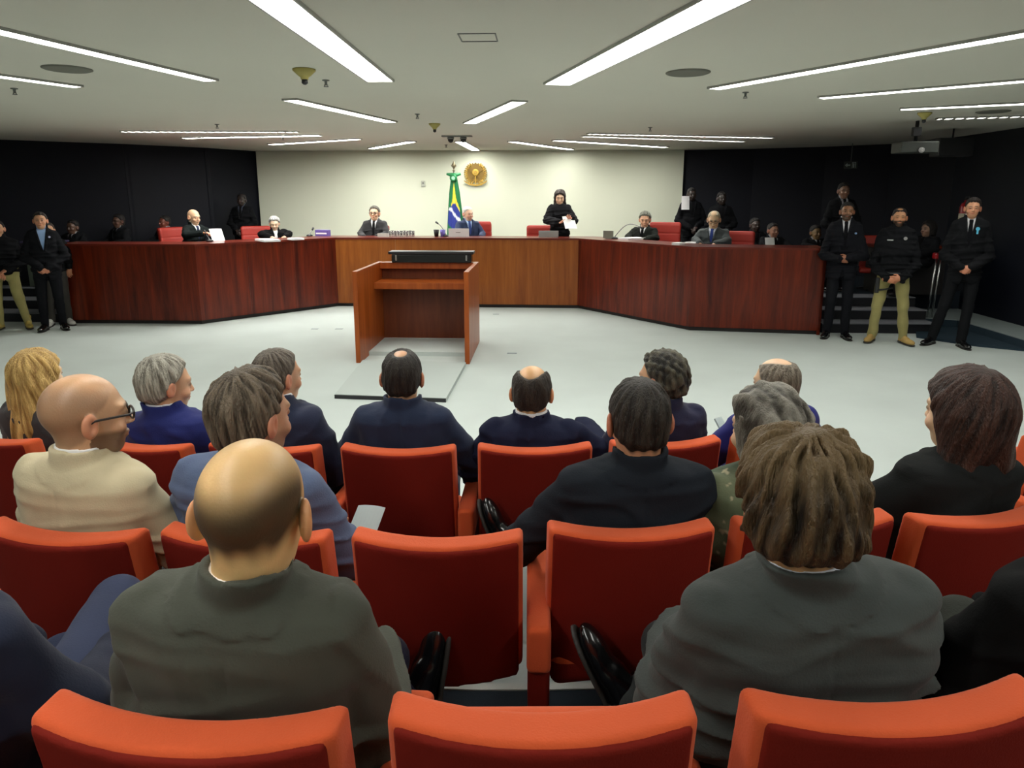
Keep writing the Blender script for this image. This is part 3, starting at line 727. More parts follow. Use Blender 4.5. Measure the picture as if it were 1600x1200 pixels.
def person(label, px, py, Y, floor, yaw, L, mode='sit', hs=1.0, hq=0.006, lean=(0, -0.06), hoff=(0, 0.024), head=(0, 0, 0), arms=None, legs=None,
           jk='suit', wide=1.0, q=0.010, hipz=None, shoulders=0.0, seed=1, hands=None, tilt=0.0, deep=1.0, group=None, wrk=0.005):
    T = ony(px, py, Y); zt = T.z - floor
    R = rotm(*head)
    P0 = np.array([0, 0, (hipz or (0.54 if mode == 'sit' else 0.53 * zt))])
    topoff = R @ np.array([0, -0.014, 0.122]) * hs
    HCz = zt - (topoff[2] + (0.0))
    P1 = np.array([lean[0], lean[1], HCz - 0.116 * hs])
    HCn = np.array([lean[0] + hoff[0], lean[1] + hoff[1], HCz])
    c_, s_ = cos(yaw), sin(yaw)
    hx, hy = HCn[0] + topoff[0], HCn[1] + topoff[1]
    loc = (T.x - (c_ * hx - s_ * hy), T.y - (s_ * hx + c_ * hy), floor)
    root = thing('person', label, 'person', loc, yaw, group)
    axis = P1 - P0; TL = np.linalg.norm(axis); ax = axis / TL
    rt = np.array([cos(tilt), 0, sin(tilt)]); rt = rt - ax * rt.dot(ax); rt /= np.linalg.norm(rt)
    nf = np.cross(ax, rt) * 1.0
    if nf[1] < 0: nf = -nf
    KWs = [w_ * wide for w_ in KW]; KDs = [d_ * deep for d_ in KD]
    def tf(P):
        d = [P[i] - P0[i] for i in range(3)]
        u = (d[0] * ax[0] + d[1] * ax[1] + d[2] * ax[2]) / TL
        x = d[0] * rt[0] + d[1] * rt[1] + d[2] * rt[2]
        y = d[0] * nf[0] + d[1] * nf[1] + d[2] * nf[2]
        return x, y, u
    def pt(x, y, u): return P0 + ax * u * TL + rt * x + nf * y
    fem = L.get('fem', False)
    def torso(P, infl=0.0, u0=-0.12, u1=1.06):
        x, y, u = tf(P)
        W_ = np.interp(u, KU, KWs).astype(np.float32) + infl; D_ = np.interp(u, KU, KDs).astype(np.float32) + infl
        W_ = np.maximum(W_, 0.01); D_ = np.maximum(D_, 0.01)
        e = (np.abs(x / W_) ** 2.4 + np.abs(y / D_) ** 2.4) ** (1 / 2.4)
        f = (e - 1) * np.minimum(W_, D_) * 0.9
        return smax(smax(f, (u - u1) * TL, 0.02), (u0 - u) * TL, 0.03)
    shx = 0.148 * wide
    SH = [pt(sx * shx, -0.005, 0.855 + shoulders) for sx in (-1, 1)]
    if arms is None:
        if mode == 'sit': arms = [((-0.222 * wide, 0.03, 0.69), (-0.12, 0.32, 0.63)), ((0.222 * wide, 0.03, 0.69), (0.12, 0.32, 0.63))]
        else:
            k = zt / 1.75
            arms = [((-0.25, -0.0, 1.10 * k), (-0.06, 0.17, 0.98 * k)), ((0.25, -0.0, 1.10 * k), (0.06, 0.17, 0.96 * k))]
    if legs is None:
        if mode == 'sit': legs = [((-0.09, 0.02, 0.50), (-0.13, 0.44, 0.50), (-0.13, 0.42, 0.10), (0, 1)), ((0.09, 0.02, 0.50), (0.13, 0.44, 0.50), (0.13, 0.42, 0.10), (0, 1))]
        else:
            k = zt / 1.75
            legs = [((-0.085, 0, 0.90 * k), (-0.10, 0.02, 0.50 * k), (-0.11, -0.02, 0.09), (-0.25, 1)), ((0.085, 0, 0.90 * k), (0.10, 0.02, 0.50 * k), (0.11, -0.02, 0.09), (0.25, 1))]
    def res(v):
        if isinstance(v[0], str):
            w_ = ony(v[1], v[2], v[3]) - Vector(loc)
            return (c_ * w_.x + s_ * w_.y, -s_ * w_.x + c_ * w_.y, w_.z)
        return v
    arms = [tuple(res(v) for v in a) for a in arms]; legs = [(res(l[0]), res(l[1]), res(l[2]), l[3]) for l in legs]
    # ---- body: one continuous mesh (head, neck, trunk, arms, hands, legs)
    nr = 0.054 if fem else 0.062
    nk = HCn + R @ np.array([0, -0.020, -0.055]) * hs
    dn_ = nk - P1; nax = ((dn_ @ rt) / (dn_ @ ax), (dn_ @ nf) / (dn_ @ ax))
    def hf(P):
        p = tohead(P, HCn, R, hs)
        f = head_f(p, fem, L.get('earless')) * hs
        return smin(f, cap(P, nk, P1 + np.array([0, 0.006, -0.04]), nr * 0.93 * hs, nr - 0.002), 0.03)
    lo = np.minimum(HCn, P1) - 0.135 * hs; hi = HCn + 0.15 * hs; hi[:2] = np.maximum(HCn, P1)[:2] + 0.135 * hs; lo[2] = P1[2] - 0.05
    hv, hq_ = surf(hf, lo, hi, hq)
    p = tohead(hv.T, HCn, R, hs)
    st = L.get('style')
    ccol = head_color(hv, p, L, st)
    parts = [(hv, hq_)]; cols = [ccol]
    def limbs(P):
        f = torso(P, -0.018, -0.1, 1.0)
        for S, (E, Wr) in zip(SH, arms):
            f = smin(f, np.minimum(cap(P, S, E, 0.045, 0.036), cap(P, E, Wr, 0.036, 0.026)), 0.02)
        for (H_, K_, A_, td) in legs:
            f = smin(f, np.minimum(cap(P, H_, K_, 0.07, 0.048), cap(P, K_, A_, 0.045, 0.032)), 0.02)
        return f
    allp = np.array([P0, P1] + [x for a in arms for x in a] + [x for l in legs for x in l[:3]] + list(SH))
    parts.append(surf(limbs, allp.min(0) - 0.14, allp.max(0) + 0.14, 0.02))
    cols.append(np.tile(np.array(lin(L['skin'])), (len(parts[-1][0]), 1)))
    if hands is None: hands = [None, None]
    for i, hd in enumerate(hands):
        if hd is False: continue
        E, Wr = [np.array(v, float) for v in arms[i]]
        if hd is None: d, n, cu = Wr - E, (0, 0, -1), 0.45
        else: d, n, cu = hd
        sd = -1 if i == 0 else 1
        # thumb on the inner side
        dn = np.array(d, float); dn /= np.linalg.norm(dn); nn = np.array(n, float); nn -= dn * nn.dot(dn); nn /= np.linalg.norm(nn)
        lat = np.cross(dn, nn); inner = np.array((1.0 if i == 0 else -1.0, 0.1, 0.6))
        sgn = 1 if lat.dot(inner) > 0 else -1
        hp = hand_part(Wr, dn, nn, sgn, cu, h=max(0.005, min(q, 0.0065)))
        parts.append(hp); cols.append(np.tile(np.array(lin(L['skin'])) * np.array([1.0, 0.85, 0.8]), (len(hp[0]), 1)))
    bv_, bq_ = join(parts)
    new_obj('body', to_mesh('body', bv_, bq_, np.concatenate(cols)), M_SKIN, root)
    if st and not st.get('nomesh'): hair_obj(L, st, HCn, R, hs, hq if hq > 0.004 else 0.004, root)
    # ---- jacket / top
    slim = {'suit': 1.0, 'polo': 0.9, 'robe': 1.12, 'top': 0.92}[jk]
    hem = {'suit': -0.10, 'polo': -0.02, 'robe': -0.1, 'top': -0.05}[jk]
    if mode == 'stand': hem = {'suit': -0.26, 'polo': -0.08, 'robe': -0.9, 'top': -0.2}[jk]
    vw = L.get('vw', 0.062); u_v = L.get('uv', 0.42)
    def skirt(P):
        if mode != 'stand' or jk not in ('suit', 'robe'): return None
        bz = P0[2] + hem * TL
        return cap((P[0], (P[1]) * 1.35, P[2]), (0, 0, P0[2] + 0.05), (0, 0.0, bz + 0.05), 0.155 * wide, 0.165 * wide * (1.15 if jk == 'robe' else 1))
    def jf(P):
        x, y, u = tf(P)
        f = torso(P, 0.004, hem if mode == 'sit' else max(hem, -0.2), 1.03)
        sk = skirt(P)
        if sk is not None: f = smin(f, smax(sk, (P0[2] + hem * TL) - P[2], 0.01), 0.03)
        for S, (E, Wr) in zip(SH, arms):
            Wr = np.array(Wr); E = np.array(E); Wc = E + (Wr - E) * 0.95
            ra = (0.060, 0.057, 0.047) if jk != 'robe' else (0.066, 0.060, 0.066)
            if L.get('short'): Wc = E; 
            a = cap(P, S, E, ra[0] * slim, ra[1] * slim)
            if not L.get('short'): a = smin(a, cap(P, E, Wc, ra[1] * slim * 0.97, ra[2] * slim), 0.015)
            # sleeve joins along the armhole, with a shallow seam groove from armpit down
            f = smin(f, a, 0.010)
        if jk in ('suit', 'polo', 'top'):
            zc = (u - 1.0) * TL
            zq = np.maximum(zc, 0)
            rr = np.sqrt((x - nax[0] * zq) ** 2 + (y - 0.002 - nax[1] * zq) ** 2)
            col = np.maximum(np.abs(rr - (nr + 0.010)) - 0.0065, np.abs(zc - 0.022 + 0.15 * (y + nr)) - 0.034)
            f = smin(f, col, 0.016)
            zb = -0.034 + 3.0 * x ** 2
            band = smax(torso(P, 0.004 + 0.006, 0.7, 1.03), (zb - zc) * 0.8, 0.003)
            f = np.minimum(f, np.maximum(band, y - 0.03) + 0.0) if jk == 'suit' else f
        # cloth folds
        n1 = wob((P[0], P[1], P[2] + 0.25 * P[0] ** 2), (4, 5, 30), seed, 4)
        wr = -3.0 * wrk * np.clip(1 - 1.5 * np.abs(n1), 0, 1) * (0.25 + 0.75 * sstep(0.80 - u, 0.0, 0.4))
        n2 = wob((P[0], P[1], P[2]), (16, 10, 16), seed + 7, 4)
        wr = wr - 1.5 * wrk * np.clip(1 - 1.6 * np.abs(n2), 0, 1)
        wr = wr + wrk * 0.35 * wob((P[0], P[1], P[2]), (30, 30, 45), seed + 3, 6)
        f = f + wr
        if jk == 'suit':
            # centre back seam groove
            f = f + 0.0025 * np.exp(-(x / 0.004) ** 2) * (y < 0) * (u < 0.93)
            wx = vw * np.clip((u - u_v) / (1.0 - u_v), 0, 1.4)
            wd = np.maximum(np.abs(x) - wx, -(y - 0.03))
            lap = (1 - sstep(np.abs(x) - wx, 0.028, 0.034)) * (y > 0.02) * (u > u_v) * (u < 1.0)
            f = f - 0.006 * lap
            f = smax(f, -np.maximum(wd, (u_v - u) * TL), 0.003)
            if mode == 'stand':
                f = smax(f, -np.maximum(np.abs(P[0]) - np.clip((P0[2] - 0.02 - P[2]) * 0.25, 0, 0.06), -(P[1] - 0.03)), 0.003)
        f = smax(f, -cap(P, P1 + np.array([0, 0.004, -0.01]), nk + (nk - P1) * 0.3, nr + 0.003, nr + 0.006), 0.003)
        return f
    bb = np.array([P0, P1] + [x for a in arms for x in a] + list(SH))
    lo = bb.min(0) - 0.14; hi = bb.max(0) + np.array([0.12, 0.15, 0.10])
    lo = np.minimum(lo, P0 - np.array([0.26, 0.22, 0.1])); hi = np.maximum(hi, P0 + np.array([0.26, 0.22, 0]))
    if mode == 'stand': lo[2] = min(lo[2], P0[2] + hem * TL - 0.05)
    if mode == 'sit': lo[2] = P0[2] - 0.14
    jm = cloth(L['jacket'])
    nm = {'suit': 'suit_jacket', 'polo': 'polo_shirt', 'robe': 'robe', 'top': 'top'}[jk]
    if L.get('pattern'):
        def pc(v):
            a, b, d_ = [np.array(lin(c)) for c in L['pattern']]
            n1 = np.clip(0.5 + 0.5 * wob(v.T, (18, 18, 18), 5, 6), 0, 1)[:, None]; n2 = (wob(v.T, (90, 90, 90), 8, 6) > 1.1)[:, None]
            c = a * (1 - n1) + b * n1; return np.where(n2, d_, c)
        sdf_obj(nm, jf, lo, hi, q, M_CLOTHCOL, root, pc)
    else: sdf_obj(nm, jf, lo, hi, q, jm, root)
    # ---- shirt and tie
    if jk == 'suit' and L.get('shirt'):
        def sf(P):
            x, y, u = tf(P)
            f = torso(P, -0.006, 0.3, 0.99)
            zc = (u - 1.0) * TL; zq = np.maximum(zc, 0); rr = np.sqrt((x - nax[0] * zq) ** 2 + (y - 0.002 - nax[1] * zq) ** 2)
            col = np.maximum(np.abs(rr - (nr + 0.003)) - 0.0045, np.abs(zc - 0.023 + 0.15 * (y + nr)) - L.get('ch', 0.040))
            col = smax(col, -(np.maximum(np.abs(x) - 0.10 * np.clip(zc + 0.03, 0, 1) - 0.002, -y)), 0.002)
            return np.minimum(smax(f, -(u - 0.3) * TL, 0.01), col)
        sdf_obj('shirt', sf, np.minimum(P0, P1) + np.array([-0.21, -0.18, 0.1]), P1 + np.array([0.21, 0.22, 0.09]), max(0.006, q * 0.7), cloth(L['shirt'], 0.05), root)
        if L.get('tie'):
            def tief(P):
                x, y, u = tf(P); D_ = np.interp(u, KU, KDs).astype(np.float32)
                wt = np.interp(u, [0.35, 0.9, 0.93, 0.97], [0.038, 0.019, 0.022, 0.022]).astype(np.float32)
                f = np.maximum(np.abs(x) - wt, np.abs(y - D_ + 0.0) - 0.010)
                return smax(f, np.maximum((0.36 - u), (u - 0.975)) * TL, 0.004) * 0.8
            sdf_obj('tie', tief, np.minimum(P0, P1) + np.array([-0.08, 0.0, 0.1]), P1 + np.array([0.08, 0.26, 0.03]), max(0.005, q * 0.6), cloth(L['tie'], 0.05), root)
        if L.get('cuffs'):
            mb = MB()
            for E, Wr in arms:
                E = Vector(E); Wr = Vector(Wr); d = (Wr - E).normalized()
                mb.tube([E + (Wr - E) * 0.90, Wr + d * 0.012], 0.040, 14)
            mb.build('shirt_cuff', cloth(L['shirt'], 0.05), root)
    # ---- trousers
    def trf(P):
        f = smax(torso(P, -0.002, -0.22, 0.12), (P0[2] - 0.16) - P[2], 0.02)
        for (H_, K_, A_, td) in legs:
            K_ = np.array(K_); A_ = np.array(A_, float); A2 = A_ + (A_ - K_) * 0.02
            f = smin(f, smin(cap(P, H_, K_, 0.088, 0.066), cap(P, K_, A2, 0.064, 0.056 if not fem else 0.048), 0.02), 0.03)
        return f + wrk * 0.6 * wob(P, (12, 12, 30), seed + 11, 6)
    if L.get('trousers', True) and not (jk == 'robe' and mode == 'stand'):
        lb = np.array([P0 + [0.19, 0.1, 0.05], P0 - [0.19, 0.13, 0.1]] + [x for l in legs for x in l[:3]])
        sdf_obj('trousers', trf, lb.min(0) - 0.11, lb.max(0) + 0.11, max(q, 0.010), cloth(L.get('trousers') or L['jacket']), root)
    # ---- shoes
    for (H_, K_, A_, td) in legs:
        shoe(root, K_, A_, td, L.get('shoe', (14, 14, 16)), boot=L.get('boot', False))
    if L.get('glasses'):
        gm = MB()
        def hp_(x, y, z): return HCn + R @ np.array([x, y, z]) * hs
        for sx in (-1, 1):
            ring = [hp_(sx * 0.031 + 0.023 * cos(a), 0.102, 0.002 + 0.017 * sin(a)) for a in np.linspace(0, 2 * pi, 17)]
            gm.tube(ring, 0.0022 * L.get('gw', 1.0), 6)
            gm.tube([hp_(sx * 0.054, 0.102, 0.008), hp_(sx * 0.078, 0.085, 0.008), hp_(sx * 0.084, 0.0, 0.006), hp_(sx * 0.083, -0.02, -0.006)], 0.0022 * L.get('gw', 1.0), 6)
        gm.tube([hp_(-0.009, 0.104, 0.004), hp_(0.009, 0.104, 0.004)], 0.002, 6)
        gm.build('glasses', mat('dark_spectacle_frame', (0.02, 0.015, 0.012), rough=0.3), root)
    root['_x'] = 0
    del root['_x']
    W = Matrix.Translation(Vector(loc)) @ Matrix.Rotation(yaw, 4, 'Z')
    return root, W, dict(pt=pt, HC=HCn, P1=P1, arms=arms)

SHOE_CACHE = {}
def shoe(root, K, A_, td, col, boot=False, sole=None, M=None):
    """a leather shoe; td is either a floor direction (x, y) or a full toe direction vector"""
    A_ = Vector(A_); K = Vector(K)
    if len(td) == 2: fw = Vector((td[0], td[1], 0)).normalized(); up = Vector((0, 0, 1))
    else: fw = Vector(td).normalized(); up = (K - A_).normalized(); up = (up - fw * up.dot(fw)).normalized()
    key = (tuple(col), boot)
    if key not in SHOE_CACHE:
        def f(P):
            s = smin(ell(P, (0, 0.155, -0.052), (0.046, 0.095, 0.036)), cap(P, (0, -0.03, -0.045), (0, 0.09, -0.045), 0.036, 0.040), 0.02)
            s = smin(s, cap(P, (0, -0.012, -0.04), (0, -0.005, 0.0 if not boot else 0.06), 0.036, 0.042 if not boot else 0.05), 0.02)
            s = smin(s, cap(P, (0, 0.02, 0.0), (0, 0.10, -0.035), 0.026, 0.03), 0.02)
            s = smax(s, -(P[2] + 0.078), 0.006)
            return s
        def sole_f(P):
            b = smin(ell((P[0], P[1], P[2] * 0), (0, 0.15, 0), (0.05, 0.105, 0.06)), cap((P[0], P[1], P[2] * 0), (0, -0.03, 0), (0, 0.09, 0), 0.039, 0.042), 0.02)
            s1 = np.maximum(b, np.abs(P[2] + 0.082) - 0.006)
            s2 = np.maximum(np.maximum(b, np.abs(P[2] + 0.076) - 0.014), P[1] - 0.02)
            return np.minimum(s1, s2)
        a = to_mesh('shoe', *surf(f, (-0.08, -0.1, -0.12), (0.08, 0.28, 0.13), 0.006))
        a.materials.append(mat('shoe_leather_%d_%d_%d' % tuple(col), lin(col), rough=0.22 if not boot else 0.7, spec=0.6 if not boot else 0.3, coat=0.4 if not boot else 0))
        b = to_mesh('sole', *surf(sole_f, (-0.08, -0.1, -0.11), (0.08, 0.28, -0.05), 0.006))
        b.materials.append(mat('shoe_sole', (0.03, 0.028, 0.025) if not boot else lin((120, 95, 60)), rough=0.6))
        SHOE_CACHE[key] = (a, b)
    a, b = SHOE_CACHE[key]
    r = fw.cross(up)
    Mx = Matrix(((r.x, fw.x, up.x, A_.x), (r.y, fw.y, up.y, A_.y), (r.z, fw.z, up.z, A_.z), (0, 0, 0, 1)))
    o = bpy.data.objects.new('shoe', a); COL.objects.link(o); o.parent = root; o.matrix_local = Mx
    s = bpy.data.objects.new('sole', b); COL.objects.link(s); s.parent = o
    return o

SK = (222, 172, 140); SKD = (150, 104, 78); SKL = (232, 190, 160)
BLK = (22, 23, 27)
BACK = pi
def aim(dx, dy):
    """yaw so the person's front points to world (dx, dy)"""
    return math.atan2(-dx, dy)

# ---- audience, front row (farthest from the camera)
def AY(key, extra=0.255): return CH[key][0].y + extra
short = dict(t=0.012, rag=0.003)
person('person, blonde woman with long wavy hair at the left of the front row', 50, 549, AY('3a'), 0, -0.25,
       dict(skin=SKL, hair=(150, 112, 58), hair2=(226, 190, 118), jacket=(58, 56, 58), fem=True, earless=True,
            style=dict(long=True, t=0.018, rag=0.004, vol=[((0.03, -0.05, -0.02), (0.035, -0.08, -0.20), 0.055, 0.045, 0.03), ((-0.04, -0.05, -0.02), (-0.05, -0.075, -0.30), 0.055, 0.05, 0.03), ((0.0, -0.06, -0.1), (0.0, -0.08, -0.30), 0.06, 0.055, 0.04)], vrag=0.011, down=0.22, seed=4)),
       q=0.010, hq=0.006, hands=[False, False])
person('person, grey-haired man in a royal blue suit jacket seated in the front row', 256, 557, AY('3b'), 0, -0.18,
       dict(skin=(214, 160, 130), hair=(112, 108, 98), hair2=(188, 184, 170), jacket=(28, 36, 96), shirt=(220, 220, 228), style=dict(t=0.017, rag=0.004, seed=2)), head=(-0.55, 0.12, 0), lean=(0.0, -0.06), hands=[False, False], shoulders=-0.03, hs=1.03, seed=2)
person('person, man in dark navy suit left of the lectern, head turned to the right', 430, 546, AY('3c'), 0, -0.22,
       dict(skin=(214, 158, 128), hair=(66, 58, 50), hair2=(120, 110, 98), jacket=(34, 40, 62), shirt=(225, 225, 230), style=dict(t=0.011, rag=0.003, fuzz=0.85, seed=3)), head=(-0.35, 0.05, 0), hands=[False, False], seed=3)
person('person, dark-haired man with a small bald patch, navy suit, straight in front of the lectern', 628, 546, AY('3d'), 0, 0.02,
       dict(skin=(205, 150, 118), hair=(26, 22, 20), hair2=(52, 46, 40), jacket=(34, 44, 68), style=dict(t=0.009, rag=0.002, bald=(-0.055, 0.118, 0.032, 0.04, 0.035, 0.4), fuzz=0.92, seed=5)), head=(0, 0.15, 0),
       arms=[((-0.29, 0.06, 0.70), (-0.13, 0.3, 0.64)), ((0.29, 0.06, 0.70), (0.13, 0.3, 0.64))], hands=[False, False], wide=1.06, seed=4)
person('person, man with a large bald crown and white collar, front row right of the lectern', 832, 570, AY('3e'), 0, 0.0,
       dict(skin=(218, 164, 122), hair=(34, 28, 24), hair2=(60, 52, 44), jacket=(30, 34, 56), shirt=(225, 225, 228), style=dict(t=0.010, rag=0.002, bald=(-0.02, 0.13, 0.058, 0.105, 0.125, 0.14), fuzz=0.95, seed=6)), head=(-0.1, 0.22, 0),
       arms=[((-0.27, 0.05, 0.66), (-0.13, 0.3, 0.64)), ((0.33, 0.06, 0.74), (0.24, 0.30, 0.80))], hands=[False, False], wide=1.04, seed=5, shoulders=0.01)
person('person, man with curly dark greying hair in the front row, face turned left', 1037, 551, AY('3f'), 0, 0.25,
       dict(skin=(214, 160, 128), hair=(34, 32, 28), hair2=(104, 100, 84), jacket=(32, 32, 58), style=dict(t=0.020, rag=0.007, fr=(110, 110, 110), sfr=(120, 120, 120), seed=7)), head=(0.65, 0.05, 0), hands=[False, False], seed=6)
person('person, balding man in a bright blue suit at the right end of the row', 1215, 559, AY('3g'), 0, 0.35,
       dict(skin=(222, 176, 146), hair=(88, 78, 66), hair2=(150, 140, 124), jacket=(36, 38, 112), style=dict(t=0.009, rag=0.002, bald=(-0.0, 0.12, 0.05, 0.09, 0.06, 0.25), fuzz=0.75, seed=8)), head=(0.3, 0.1, 0), hands=[False, False], seed=7, wide=1.12,
       arms=[((-0.30, 0.06, 0.66), (-0.16, 0.30, 0.64)), ((0.30, 0.06, 0.66), (0.13, 0.3, 0.64))])
# ---- middle row
r2a = person('person, bald man with glasses and stubble beard in a beige jacket seated at the left', 120, 583, AY('2a'), 0.1, -0.18,
       dict(skin=(216, 164, 130), hair=(92, 66, 50), jacket=(196, 184, 152), shirt=(230, 230, 228), trousers=(40, 40, 46), beard=0.8, glasses=True, gw=1.6,
            style=dict(nomesh=True, fuzz=0.45, bald=(0.03, 0.13, 0.075, 0.12, 0.10, 0.3))), head=(-0.6, 0.03, 0), lean=(0.035, -0.06), hoff=(0.015, 0.026), hs=1.10, hq=0.0045, q=0.008, wide=1.12, hands=[False, False], seed=8, wrk=0.004,
       arms=[((-0.27, 0.06, 0.68), (-0.12, 0.34, 0.62)), ((0.27, 0.06, 0.66), (0.14, 0.36, 0.62))])
r2b = person('person, man with thick grey-brown hair in a grey-blue jacket holding papers', 388, 580, AY('2b'), 0.1, -0.12,
       dict(skin=(214, 160, 132), hair=(58, 50, 40), hair2=(128, 114, 96), jacket=(88, 102, 132), trousers=(40, 42, 60), beard=0.3,
            style=dict(t=0.017, rag=0.004, fuzz=0.85, seed=9)), head=(-0.35, 0.08, 0), lean=(0.03, -0.06), hoff=(0.015, 0.024), hs=1.13, hq=0.0045, q=0.008, wide=1.14, seed=9,
       arms=[((-0.28, 0.06, 0.68), (-0.12, 0.34, 0.66)), ((0.285, 0.06, 0.66), ('px', 538, 850, 2.33))], hands=[False, ((0.3, 0.9, 0.25), (0.3, 0, 1), 0.6)])
r2c = person('person, man with short dark hair and black suit seated in the middle row', 998, 590, AY('2d'), 0.1, 0.10,
       dict(skin=(206, 142, 112), hair=(26, 22, 18), hair2=(60, 54, 46), jacket=(30, 35, 42), trousers=(24, 26, 32),
            style=dict(t=0.008, rag=0.002, fuzz=0.95, seed=10)), head=(0.08, 0.18, 0), hs=1.06, hq=0.0045, q=0.008, wide=1.14, seed=10,
       arms=[((-0.34, 0.10, 0.66), (-0.22, 0.36, 0.60)), ((0.31, 0.10, 0.66), (0.14, 0.36, 0.62))], hands=[False, False],
       legs=[((-0.09, 0.02, 0.50), (-0.13, 0.44, 0.50), (-0.13, 0.42, 0.10), (0, 1)), ((0.09, 0.02, 0.52), (0.16, 0.46, 0.60), ('px', 812, 862, 2.60), (-0.35, 0.2, 0.9))])
person('person, woman with long wavy grey hair and a green patterned jacket in the middle row', 1203, 611, AY('2e'), 0.1, 0.22,
       dict(skin=SKL, hair=(62, 58, 50), hair2=(158, 154, 142), jacket=(70, 84, 60), fem=True, earless=True, trousers=(20, 20, 22), pattern=((58, 76, 52), (104, 112, 84), (170, 162, 130)),
            style=dict(long=True, t=0.026, rag=0.008, fr=(80, 80, 60), vol=[((0.02, -0.05, -0.02), (0.02, -0.07, -0.15), 0.07, 0.06, 0.03), ((-0.05, -0.04, -0.03), (-0.06, -0.06, -0.20), 0.055, 0.045, 0.03)], vrag=0.010, vfr=(90, 90, 45), sfr=(140, 140, 60), down=0.12, seed=11)),
       jk='top', hq=0.005, q=0.008, hs=1.05, hands=[False, False], seed=11, wide=1.1, head=(0.35, 0.05, 0))
person('person, woman with a dark brown bob and black jacket seated at the right', 1520, 582, AY('2f'), 0.1, 0.30,
       dict(skin=SKL, hair=(30, 18, 14), hair2=(78, 52, 42), jacket=(26, 28, 28), fem=True, earless=True,
            style=dict(long=True, t=0.026, rag=0.003, vol=[((0.03, -0.045, 0.0), (0.045, -0.05, -0.13), 0.07, 0.06, 0.03), ((-0.03, -0.04, 0.0), (-0.045, -0.03, -0.13), 0.07, 0.055, 0.03)], vrag=0.004, down=0.10, seed=12)),
       hq=0.005, q=0.008, hs=1.10, hands=[False, False], seed=12, wide=1.06, head=(0.15, 0.05, 0), shoulders=-0.06,
       arms=[((-0.33, 0.10, 0.72), (-0.24, 0.40, 0.66)), ((0.28, 0.10, 0.68), (0.14, 0.36, 0.62))])
# ---- nearest row
person('person, bald man in a dark olive-grey suit seated closest to the camera at left', 388, 684, AY('1a'), 0.2, 0.02,
       dict(skin=(232, 184, 132), hair=(54, 43, 32), jacket=(72, 75, 66), shirt=(235, 232, 228), ch=0.034, trousers=(34, 36, 58), 
            style=dict(nomesh=True, soft=0.014, fuzz=0.93, bald=(0.0, 0.13, 0.078, 0.13, 0.155, 0.15), **{'raise': 0.034})), head=(0, 0.10, 0), hs=1.12, hq=0.0035, q=0.006, wide=1.12, seed=13, wrk=0.006, lean=(0.02, -0.06), hoff=(0.02, 0.02),
       arms=[((-0.24, 0.02, 0.66), (-0.14, 0.30, 0.62)), ((0.225, 0.02, 0.66), (0.16, 0.32, 0.62))], hands=[False, False],
       legs=[((0.09, 0.02, 0.50), (0.14, 0.44, 0.50), (0.14, 0.46, 0.10), (0, 1)), ((-0.09, 0.02, 0.52), (-0.12, 0.42, 0.56), ('px', 636, 1100, 1.68), (0.12, 0.3, 0.93))])
person('person, man with messy brown hair and dark grey suit, closest to the camera at right', 1248, 682, AY('1c', 0.28), 0.2, 0.10,
       dict(skin=(226, 170, 128), hair=(30, 22, 15), hair2=(98, 78, 52), jacket=(62, 68, 66), shirt=(225, 230, 240), trousers=(50, 54, 54), 
            style=dict(t=0.021, rag=0.0055, top=0.006, lit_top=(140, 118, 84), seed=21, nape=0.006)), head=(0.0, 0.20, 0), hs=1.10, hq=0.0035, q=0.006, wide=1.22, seed=14, wrk=0.006, lean=(-0.03, -0.06), hoff=(-0.03, 0.02),  # hair lit on top and shaded lower down through its colours
       arms=[((-0.25, 0.06, 0.66), (-0.14, 0.32, 0.62)), ((0.285, 0.10, 0.70), (0.16, 0.36, 0.62))], hands=[False, False],
       legs=[((-0.09, 0.02, 0.50), (-0.14, 0.44, 0.50), (-0.14, 0.46, 0.10), (0, 1)), ((0.09, 0.02, 0.52), ('px', 1190, 940, 1.68), ('px', 1000, 1094, 1.70), (-0.42, 0.25, 0.85))])
person('person, partly seen at the lower left corner with crossed legs in navy trousers', -200, 740, AY('1z'), 0.2, -0.05,
       dict(skin=SK, hair=(40, 34, 28), jacket=(30, 36, 56), trousers=(58, 66, 92), style=dict(t=0.012)), hq=0.006, q=0.008, wide=1.1, hands=[False, False], seed=15,
       legs=[((-0.09, 0.02, 0.50), (-0.12, 0.44, 0.50), (-0.12, 0.46, 0.10), (0, 1)), ((0.10, 0.04, 0.54), ('px', 186, 938, 1.62), ('px', 245, 1150, 1.85), (0.4, 0.5, 0.2))])
person('person partly seen at the lower right corner, in black with crossed legs', 1765, 700, AY('1d'), 0.2, 0.2,
       dict(skin=SK, hair=(20, 18, 16), jacket=(16, 17, 18), trousers=(40, 44, 38), style=dict(t=0.012)), hq=0.006, q=0.008, wide=1.15, hands=[False, False], seed=16,
       legs=[((0.09, 0.02, 0.50), (0.12, 0.44, 0.50), (0.12, 0.46, 0.10), (0, 1)), ((-0.10, 0.04, 0.54), ('px', 1500, 975, 1.66), ('px', 1506, 1050, 1.70), (-0.1, 0.4, -0.6))])
